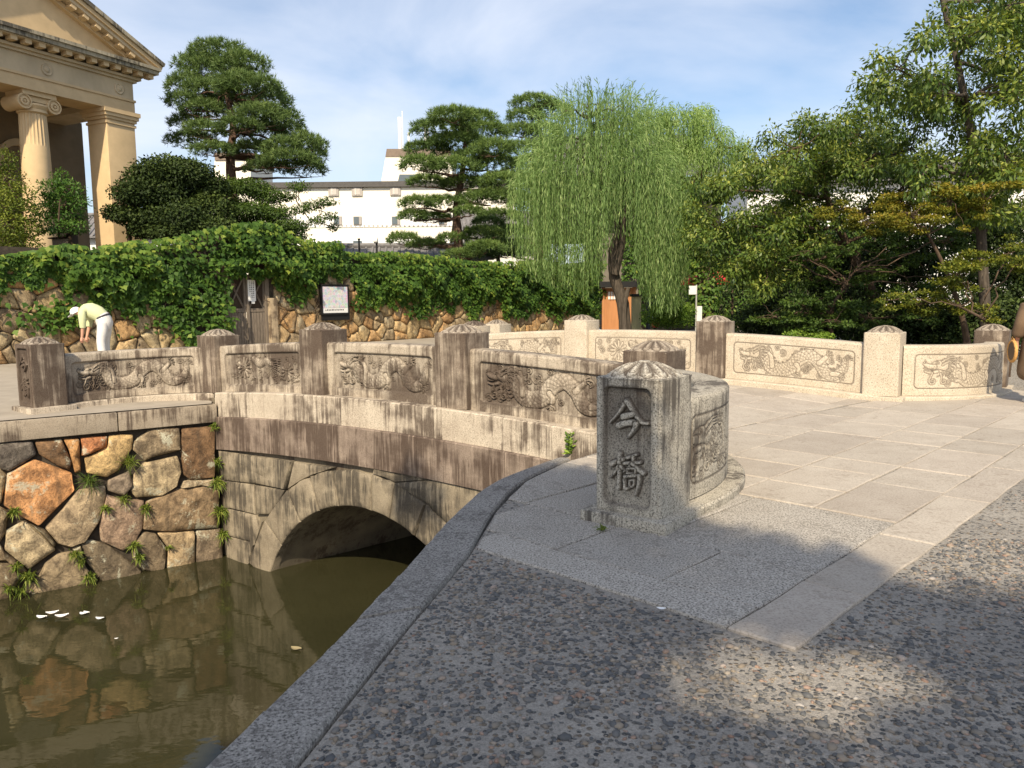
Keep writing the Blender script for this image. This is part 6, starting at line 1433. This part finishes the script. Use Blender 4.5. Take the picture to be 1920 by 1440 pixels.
# ---------------------------------------------------------------- weeds, litter, street things
def blades(name, p, out_n, n, L, W, lab, mat=L_WEED, group=None, spread=.8, leafy=False):
    p = np.asarray(p, float); V = []; Fs = []; R = []; n = int(n*1.5); L = L*1.3
    for i in range(n):
        d = unit(np.asarray(out_n)*RNG.uniform(.3, 1)+RNG.normal(0, spread*.6, 3)+np.array([0, 0, RNG.uniform(.1, .9)])); l = L*RNG.uniform(.5, 1.2); s = unit(np.cross(d, RNG.normal(0, 1, 3)))*W*.5; b = len(V)
        q0 = p+RNG.normal(0, L*.12, 3)*np.array([1, 1, .6]); q1 = q0+d*l*.5; q2 = q0+d*l+np.array([0, 0, -l*RNG.uniform(.15, .55)])
        f = 1.6 if leafy else 1.
        V += [q0-s*.5, q0+s*.5, q1+s*f, q1-s*f, q2]; Fs += [(b, b+1, b+2, b+3), (b+3, b+2, b+4)]; r_ = RNG.random(); R += [r_, r_]
    o = mk(name, V, Fs, mat, None, False, fattr={'rnd': R}); tag(o, lab, 'weed', group); return o
def onwall(X, Y, off=.06): 
    P = at_plane(X/3.692, 760+Y/3.692, LW0+ln*off, ln); return P
gi = 'small weeds in the canal wall joints'
blades('grass_tuft', onwall(895, 400), lw_en, 90, .17, .008, 'yellowish grass tuft hanging on the pale stone of the canal wall', spread=.7)
blades('grass_tuft', onwall(615, 530), lw_en, 110, .17, .009, 'dense dark grass tuft beside the big orange canal stone', foliage('grass_dark', (.04, .075, .015), (.08, .13, .022), (.15, .2, .04), .2), spread=.9)
blades('grass_tuft', onwall(860, 660), lw_en, 60, .13, .009, 'green grass tuft below the lichen-covered canal stone')
for (X, Y, n, L), lb in zip(((730, 715, 26, .09), (1010, 715, 26, .10), (520, 1035, 34, .11), (560, 1085, 20, .08), (620, 1195, 34, .11), (200, 1190, 40, .13), (150, 1290, 14, .15), (60, 1270, 20, .1), (930, 970, 30, .10), (960, 1060, 34, .11), (1165, 985, 14, .06), (100, 740, 30, .10), (120, 1120, 26, .1)), ['tiny weed at the upper left corner of the pinkish canal stone', 'small weed between the pinkish stone and the wide brown canal stone', 'leafy weed hanging above the dark slanted stone near the water', 'short weed left of the dark slanted canal stone', 'weed at the waterline under the dark slanted canal stone', 'bushy weed at the waterline below the pale lichen stone', 'drooping weed touching the water below the pale lichen stone', 'weed on the corner stone at the waterline beside the drooping weed', 'weed between the pinkish stone and the rounded dark stone', 'weed growing over the rounded dark canal stone', 'tiny weed left of the square pale canal stone', 'dark fern tuft under the big orange canal stone', 'small weed left of the pale lichen stone']):
    blades('weed', onwall(X, Y), lw_en, n*2, L, .011, lb, group=gi, leafy=True)
for (X, Y, n, L), lb in zip(((1480, 150, 26, .09), (1505, 400, 18, .10), (1500, 540, 40, .14), (1525, 740, 44, .15), (1540, 900, 30, .14)), ('small weed right under the coping in the bridge corner', 'small weed second below the coping in the bridge corner', 'weed halfway up the corner between canal wall and bridge', 'largest weed in the corner between canal wall and bridge', 'lowest weed above the water in the bridge corner')):
    blades('weed', onwall(X, Y, .10), lw_en, n*2, L, .011, lb, group='weeds in the bridge corner', leafy=True)
pw_ = at_plane(1068, 852, P2-N_*.33, N_)
stem = empty('leafy_weed', pw_); tag(stem, 'upright bright green weed on the ledge behind the near post', 'weed')
mb = MB(); hh = .22
for dx in (-.02, .0, .025): mb.tube([pw_+np.array([dx*.3, 0, 0]), pw_+np.array([dx, 0, hh])], .003, 4)
mb.build('stem', L_WEED, stem); n = 70; t = RNG.random(n); P = pw_+np.stack([RNG.normal(0, .016, n), RNG.normal(0, .016, n), t*hh], 1); D = np.stack([RNG.normal(0, 1, n), RNG.normal(0, .6, n), .5+0*t], 1)
leafmesh('leaves', P, D, np.array([0, -.4, 1.])+RNG.normal(0, .2, (n, 3)), .075*(1.2-.6*t), .028, L_BUSH, stem)
blades('weed', at_z(1132, 992, .02), v3(-N_, 0), 30, .05, .006, 'tiny grass tuft at the foot of the near post plinth')
WHF = simple('white_feather', (.80, .80, .78), .7, .03, 8)
def feather(x, y, s, lab, curl=.5, mat=WHF, z=WATER, nm='floating_feather', cat='feather'):
    c = at_z(x, y, z+.004); V = []; Fs = []; a = RNG.uniform(-.6, .6); n = 7
    for i in range(n):
        t = i/(n-1)-.5; w_ = s*.30*math.cos(t*2.7); px_ = t*s; zz = .012+curl*s*.5*(t*t*4)*.5+.0
        for j, wv_ in enumerate((-1, 0, 1)): V.append(c+np.array([px_*math.cos(a)-wv_*w_*math.sin(a), px_*math.sin(a)+wv_*w_*math.cos(a), zz+abs(wv_)*.018*s/.15-.010]))
    for i in range(n-1):
        for j in range(2): Fs.append((i*3+j, (i+1)*3+j, (i+1)*3+j+1, i*3+j+1))
    o = mk(nm, V, Fs, mat, None, True); tag(o, lab, cat, 'white feathers on the water' if cat == 'feather' else None)
for (x, y, s) in ((78, 1159, .14), (98, 1151, .15), (116, 1157, .16), (155, 1152, .10), (162, 1150, .10), (187, 1161, .11)): feather(x, y, s, 'white curled feather floating on the olive canal water')
feather(218, 1198, .045, 'tiny white fleck floating apart from the feathers', nm='floating_fleck', cat='litter'); feather(555, 1218, .14, 'dry brown leaf floating before the arch', .3, simple('dry_leaf', (.30, .25, .14), .8), nm='floating_leaf', cat='leaf')
feather(1240, 1143, .045, 'white scrap of paper lying at the slab edge', .3, WHF, .012, 'paper_scrap', 'litter')
# wooden post, dark pole, sign, parasol, flower pot beyond the bridge
def pole(nm, x, y0, y1, d, r_, mat, lab, cat, zg=.0, sq=False):
    t = at_d(x, y0, d); m_ = MB()
    if sq: m_.box((t[0]-r_, d-r_, zg), (2*r_, 0, 0), (0, 2*r_, 0), (0, 0, t[2]-zg))
    else: m_.tube([np.array([t[0], d, zg]), np.array([t[0], d, (zg+t[2])/2]), np.array([t[0], d, t[2]])], r_, 10)
    rt = empty(nm, (t[0], d, zg)); tag(rt, lab, cat); m_.build('shaft', mat, rt, smooth=not sq); return rt, t
rt, t = pole('wooden_post', 1193, 556, 625, 27, .15, simple('pale_green_wood', (.34, .31, .17), .8, .15, 6, stretch=(5, 5, .5)), 'pale squared wooden post with dark cap behind the willow trunk', 'post', sq=True)
m_ = MB(); m_.box((t[0]-.19, 27-.19, t[2]), (.38, 0, 0), (0, .38, 0), (0, 0, .09)); m_.build('cap', BLACK, rt)
rt, t = pole('dark_post', 1216, 555, 625, 27.5, .08, simple('navy_metal', (.03, .035, .05), .5), 'dark blue-grey metal post under the willow curtain', 'post')
m_ = MB(); m_.lathe(t, [(.10, -.02), (.10, .03), (.02, .07)], 10); m_.build('cap', BLACK, rt)
rt, t = pole('white_sign', 1306, 534, 625, 26.5, .028, simple('sign_post_grey', (.4, .4, .38), .5), 'white sign board on a thin post beside the ivy-wrapped trunk', 'sign')
a, b = at_d(1292, 536, 26.45), at_d(1306, 552, 26.45); m_ = MB(); m_.box((a[0], 26.45, b[2]), (b[0]-a[0], 0, 0), (0, .03, 0), (0, 0, a[2]-b[2])); m_.build('board', WHITEP, rt)
a, b = at_d(1307, 574, 26.45), at_d(1316, 602, 26.45); m_ = MB(); m_.box((a[0], 26.45, b[2]), (b[0]-a[0], 0, 0), (0, .04, 0), (0, 0, a[2]-b[2])); m_.build('lower_board', WHITEP, rt)
RED = simple('red_canvas', (.58, .045, .05), .7, .15, 4); pc_ = at_d(1322, 505, 31)
rt = empty('red_parasol', (pc_[0], 31, 0.)); tag(rt, 'red canvas parasol partly hidden behind the ivy-wrapped trunk', 'parasol')
V = [pc_+EZ*.25]; Fs = []
for j in range(8): a = 2*math.pi*(j+.5)/8; V += [np.array([pc_[0]+.95*math.cos(a), 31+.95*math.sin(a), pc_[2]-.42]), np.array([pc_[0]+.95*math.cos(a), 31+.95*math.sin(a), pc_[2]-.62])]
for j in range(8): k = (j+1) % 8; Fs += [(0, 1+2*j, 1+2*k), (1+2*j, 2+2*j, 2+2*k, 1+2*k)]
mk('canopy', V, Fs, RED, rt); m_ = MB(); m_.tube([np.array([pc_[0], 31, 0.]), pc_+EZ*.3], .03, 8); m_.build('pole', WOODG, rt)
fpz = at_d(1229, 606, 26); rt = empty('flower_pot', (fpz[0], 26, .0)); tag(rt, 'red flower pot with a pale bloom near the dark post', 'flower pot')
m_ = MB(); m_.tube([np.array([fpz[0], 26, .0]), np.array([fpz[0], 26, fpz[2]-.12])], .05, 6); m_.build('stand', BLACK, rt)
m_ = MB(); m_.lathe((fpz[0], 26, fpz[2]-.14), [(.10, 0), (.14, .14), (.16, .15), (.16, .2), (.13, .2)], 14); m_.build('pot', simple('red_pot', (.45, .08, .05), .6), rt, smooth=True)
m_ = MB(); m_.lathe((fpz[0], 26, fpz[2]+.05), [(.03, 0), (.13, .06), (.16, .12), (.12, .19), (.04, .23)], 12); m_.build('bloom', simple('pale_bloom', (.66, .72, .55), .8, .2, 12), rt, smooth=True)

# ---------------------------------------------------------------- people
def skin(name, verts, edges, radii, mat, parent, origin, R3, root_i=0, sub=2):
    me = bpy.data.meshes.new(name); P = [origin+R3@np.asarray(v, float) for v in verts]
    me.from_pydata([tuple(p) for p in P], edges, []); o = bpy.data.objects.new(name, me); COL.objects.link(o)
    md_ = o.modifiers.new('s', 'SKIN'); sv_ = me.skin_vertices[0].data
    for i, r_ in enumerate(radii): sv_[i].radius = (r_, r_) if np.isscalar(r_) else r_; sv_[i].use_root = (i == root_i)
    sb = o.modifiers.new('u', 'SUBSURF'); sb.levels = sub; sb.render_levels = sub
    dg = bpy.context.evaluated_depsgraph_get(); ev = o.evaluated_get(dg); m2 = ev.to_mesh()
    V = np.array([v.co[:] for v in m2.vertices]); Fq = [tuple(p.vertices) for p in m2.polygons]; ev.to_mesh_clear(); bpy.data.objects.remove(o, do_unlink=True)
    return mk(name, V, Fq, mat, parent, True)
SKIN = simple('skin', (.55, .30, .21), .6, .06, 10); PANTS = simple('white_cotton', (.60, .59, .57), .85, .05, 12, .2, .2); SHIRT = simple('pale_yellow_shirt', (.54, .57, .34), .85, .06, 12, .2, .2); BELT = simple('dark_belt', (.05, .045, .06), .6); CAPW = simple('white_cap_cloth', (.74, .74, .76), .8, .04, 10)
pg = at_plane(200, 680, wallp(0, 1.25), N_W); zg_ = .2-.26*(1.25/5.)
fwd = unit(v3(-T_W*.72-N_W*.69, 0)); left = np.cross(EZ, fwd); RM = np.stack([fwd, left, EZ], 1); og = np.array([pg[0], pg[1], zg_])
wk = empty('person', og); tag(wk, 'person in white cap, pale yellow shirt and white trousers bending over by the wall', 'person')
jv = [(0, 0, .96), (.02, .0, 1.08), (.20, 0, 1.19), (.36, 0, 1.22), (.42, 0, 1.225), (.50, 0, 1.20), (.60, 0, 1.15),
      (.0, .11, .88), (.03, .17, .50), (-.03, .19, .09), (.08, .19, .03), (.0, -.11, .88), (.06, -.16, .50), (.06, -.17, .09), (.17, -.17, .03),
      (.37, .18, 1.18), (.36, .20, .93), (.40, .17, .70), (.42, .16, .61), (.37, -.18, 1.18), (.38, -.20, .93), (.42, -.15, .70), (.44, -.13, .61)]
je = [(0, 1), (1, 2), (2, 3), (3, 4), (4, 5), (5, 6), (0, 7), (7, 8), (8, 9), (9, 10), (0, 11), (11, 12), (12, 13), (13, 14), (3, 15), (15, 16), (16, 17), (17, 18), (3, 19), (19, 20), (20, 21), (21, 22)]
jr = [.12, .11, .12, .11, .06, .085, .095, .085, .06, .042, .035, .085, .06, .042, .035, .06, .045, .034, .028, .06, .045, .034, .028]
skin('body', jv, je, jr, SKIN, wk, og, RM)
def garment(name, tubes, mat, par, og_, R_):
    m_ = MB()
    for pts, rad in tubes: m_.tube([og_+R_@np.asarray(p, float) for p in smoothpoly(pts, 9)], list(np.interp(np.linspace(0, 1, 9), np.linspace(0, 1, len(rad)), rad)), 14, wob=.015)
    return m_.build(name, mat, par, smooth=True, sharp=75)
garment('trousers', [([(-.01, 0, .80), (-.015, 0, .92), (.01, 0, 1.02), (.05, 0, 1.10)], [.13, .175, .170, .150]), ([(-.01, .085, .92), (.0, .11, .75), (.03, .15, .48), (-.03, .19, .06)], [.115, .115, .092, .085]), ([(-.01, -.085, .92), (.01, -.11, .75), (.06, -.15, .48), (.06, -.17, .06)], [.115, .115, .092, .085])], PANTS, wk, og, RM)
garment('shirt', [([(.02, 0, 1.05), (.12, 0, 1.14), (.26, 0, 1.20), (.40, 0, 1.215), (.46, 0, 1.21)], [.152, .175, .182, .135, .07]), ([(.33, .10, 1.20), (.37, .185, 1.15), (.365, .205, 1.0), (.375, .185, .84)], [.10, .085, .075, .062]), ([(.33, -.10, 1.20), (.37, -.185, 1.15), (.38, -.205, 1.0), (.40, -.175, .84)], [.10, .085, .075, .062])], SHIRT, wk, og, RM)
def ring_band(c, ax, r0_, w_, mat, name, par, k=20, sq=1.):
    ax = unit(ax); x = unit(np.cross(ax, left)); y = np.cross(ax, x); V = []; Fs = []
    for (rr, hh) in ((r0_, -w_), (r0_+.008, -w_), (r0_+.008, w_), (r0_, w_)):
        for j in range(k): a = 2*math.pi*j/k; V.append(c+x*math.cos(a)*rr+y*math.sin(a)*rr*sq+ax*hh)
    for i in range(4):
        for j in range(k): Fs.append((i*k+j, i*k+(j+1) % k, ((i+1) % 4)*k+(j+1) % k, ((i+1) % 4)*k+j))
    return mk(name, V, Fs, mat, par, True)
ring_band(og+RM@np.array([.02, 0, 1.06]), RM@np.array([.42, 0, .9]), .158, .018, BELT, 'belt', wk)
mb = MB(); mb.tube([og+RM@np.array([-.05, .135, .92]), og+RM@np.array([-.03, .16, .84]), og+RM@np.array([-.02, .16, .80])], [.02, .045, .03], 8); mb.tube([og+RM@np.array([-.03, .155, .84]), og+RM@np.array([0, .17, .55]), og+RM@np.array([.0, .165, .35])], .016, 6); mb.build('tool_strap', BELT, wk, smooth=True)
V = []; Fs = []; hc = og+RM@np.array([.575, 0, 1.17]); hx = unit(RM@np.array([.85, 0, -.45])); hz = unit(RM@np.array([.45, 0, .85])); hy = np.cross(hz, hx); k = 18
for i, (r_, z_) in enumerate(((.115, -.02), (.118, .02), (.105, .07), (.07, .105), (.02, .12))):
    for j in range(k): a = 2*math.pi*j/k; V.append(hc+hx*math.cos(a)*r_+hy*math.sin(a)*r_*.9+hz*z_)
for i in range(4):
    for j in range(k): Fs.append((i*k+j, i*k+(j+1) % k, (i+1)*k+(j+1) % k, (i+1)*k+j))
b = len(V); Fs.append(tuple(range(4*k, 5*k)))
for j in range(9): a = -1.3+2.6*j/8; V += [hc+hx*math.cos(a)*.112+hy*math.sin(a)*.10-hz*.0, hc+hx*(math.cos(a)*.10+.10)+hy*math.sin(a)*.10-hz*.02, hc+hx*(math.cos(a)*.10+.10)+hy*math.sin(a)*.10-hz*.012, hc+hx*math.cos(a)*.112+hy*math.sin(a)*.10+hz*.012]
for j in range(8):
    for q in range(4): Fs.append((b+4*j+q, b+4*j+(q+1) % 4, b+4*(j+1)+(q+1) % 4, b+4*(j+1)+q))
mk('cap', V, Fs, CAPW, wk, True, sharp=50)
def hand(base, d, side, parent, par_mat, s=1.):
    d = unit(d); side = unit(side); up_ = np.cross(d, side); m_ = MB()
    m_.tube([base, base+d*.05*s, base+d*.085*s], [.026*s, .036*s, .032*s], 8)
    for i in range(4):
        o_ = base+d*.075*s+side*(-.027+.018*i)*s; l = (.055, .066, .062, .05)[i]*s; m_.tube([o_, o_+d*l*.5+up_*.008, o_+d*l*.9+up_*.025], [.0095*s, .0088*s, .007*s], 6)
    o_ = base+d*.025*s-side*.032*s; m_.tube([o_, o_-side*.022*s+d*.025*s, o_-side*.02*s+d*.05*s+up_*.012], [.012*s, .010*s, .008*s], 6)
    return m_.build('hand', par_mat, parent, smooth=True)
hand(og+RM@np.array([.415, .165, .63]), RM@np.array([.15, 0, -1]), RM@np.array([1, 0, .1]), wk, SKIN); hand(og+RM@np.array([.435, -.135, .63]), RM@np.array([.15, 0, -1]), RM@np.array([1, 0, .1]), wk, SKIN)
SHOE = simple('dark_shoe', (.06, .055, .05), .6); 
for sy_, x_ in ((.19, -.01), (-.17, .08)):
    skin('shoe', [(x_-.05, sy_, .045), (x_+.06, sy_, .045), (x_+.15, sy_, .035)], [(0, 1), (1, 2)], [.048, .05, .042], SHOE, wk, og, RM, 1, 1)
# person in a brown coat at the edge of the approach
g2 = at_z(1941, 757, 0.); og2 = np.array([g2[0], g2[1], .0]); f2v = unit(np.array([.25, .97, 0])); l2v = np.cross(EZ, f2v); RM2 = np.stack([f2v, l2v, EZ], 1)
COAT = simple('brown_coat', (.15, .10, .062), .85, .15, 8, .2, .2); HAIR = simple('dark_hair', (.025, .02, .018), .5); STRAW = simple('straw_bag', (.55, .30, .10), .8, .2, 25, .2, .6)
wm = empty('person', og2); tag(wm, 'person in a long brown coat carrying a round straw bag beside the end post', 'person')
jv = [(0, 0, .88), (0, 0, 1.05), (0, 0, 1.25), (0, 0, 1.36), (0, 0, 1.43), (.01, 0, 1.52), (.015, 0, 1.58), (0, .085, .82), (.01, .09, .45), (-.02, .09, .08), (.08, .09, .03), (0, -.085, .82), (.04, -.09, .45), (.0, -.09, .08), (.10, -.09, .03), (0, .17, 1.33), (-.03, .23, 1.08), (.06, .25, .88), (.09, .25, .80), (0, -.17, 1.33), (-.03, -.22, 1.08), (.10, -.20, .90), (.13, -.19, .83)]
skin('body', jv, je, [.11, .10, .12, .10, .05, .09, .085, .08, .055, .04, .032, .08, .055, .04, .032, .055, .042, .032, .026, .055, .042, .032, .026], SKIN, wm, og2, RM2)
skin('coat', [(0, 0, 1.34), (0, 0, 1.15), (0, 0, .98), (0, 0, .75), (0, 0, .50), (0, 0, .28), (0, .17, 1.31), (-.03, .235, 1.09), (.05, .255, .91), (0, -.17, 1.31), (-.03, -.225, 1.09), (.09, -.205, .93)], [(0, 1), (1, 2), (2, 3), (3, 4), (4, 5), (0, 6), (6, 7), (7, 8), (0, 9), (9, 10), (10, 11)], [.15, .19, .19, .23, .26, .27, .115, .095, .085, .115, .095, .085], COAT, wm, og2, RM2)
skin('hair', [(-.02, 0, 1.62), (-.04, 0, 1.54), (-.06, 0, 1.42)], [(0, 1), (1, 2)], [.085, .095, .07], HAIR, wm, og2, RM2, 1)
hand(og2+RM2@np.array([.07, .25, .84]), RM2@np.array([.2, 0, -1]), RM2@np.array([1, 0, .1]), wm, SKIN); hand(og2+RM2@np.array([.11, -.195, .86]), RM2@np.array([.2, 0, -1]), RM2@np.array([1, 0, .1]), wm, SKIN)
LSH = simple('pale_shoe', (.50, .52, .54), .6)
for sy_, x_ in ((.09, -.02), (-.09, .0)):
    skin('shoe', [(x_-.05, sy_, .04), (x_+.06, sy_, .04), (x_+.14, sy_, .032)], [(0, 1), (1, 2)], [.042, .045, .038], LSH, wm, og2, RM2, 1, 1)
bc = og2+RM2@np.array([.05, .30, .72]); bg_ = empty('straw_bag', bc-EZ*.16); tag(bg_, 'round orange straw bag held by the person in brown', 'bag')
mb = MB(); pts = [bc+f2v*.14*math.cos(a)+EZ*.14*math.sin(a) for a in np.linspace(0, 2*math.pi, 25)]; mb.tube(pts, .022, 8, cap=False); mb.build('rim', STRAW, bg_, smooth=True)
mb = MB()
for sg in (-1, 1): mb.add([bc+l2v*.03*sg]+[bc+f2v*.135*math.cos(a)+EZ*.135*math.sin(a)+l2v*.012*sg for a in np.linspace(0, 2*math.pi, 25)[:-1]], [(0, 1+j, 1+(j+1) % 24) for j in range(24)])
mb.build('bag_side', COAT, bg_, smooth=True); mb = MB(); mb.tube([bc+EZ*.15+f2v*.05, bc+EZ*.2+f2v*.02, bc+EZ*.15-f2v*.05], .009, 6); mb.build('handle', STRAW, bg_, smooth=True)
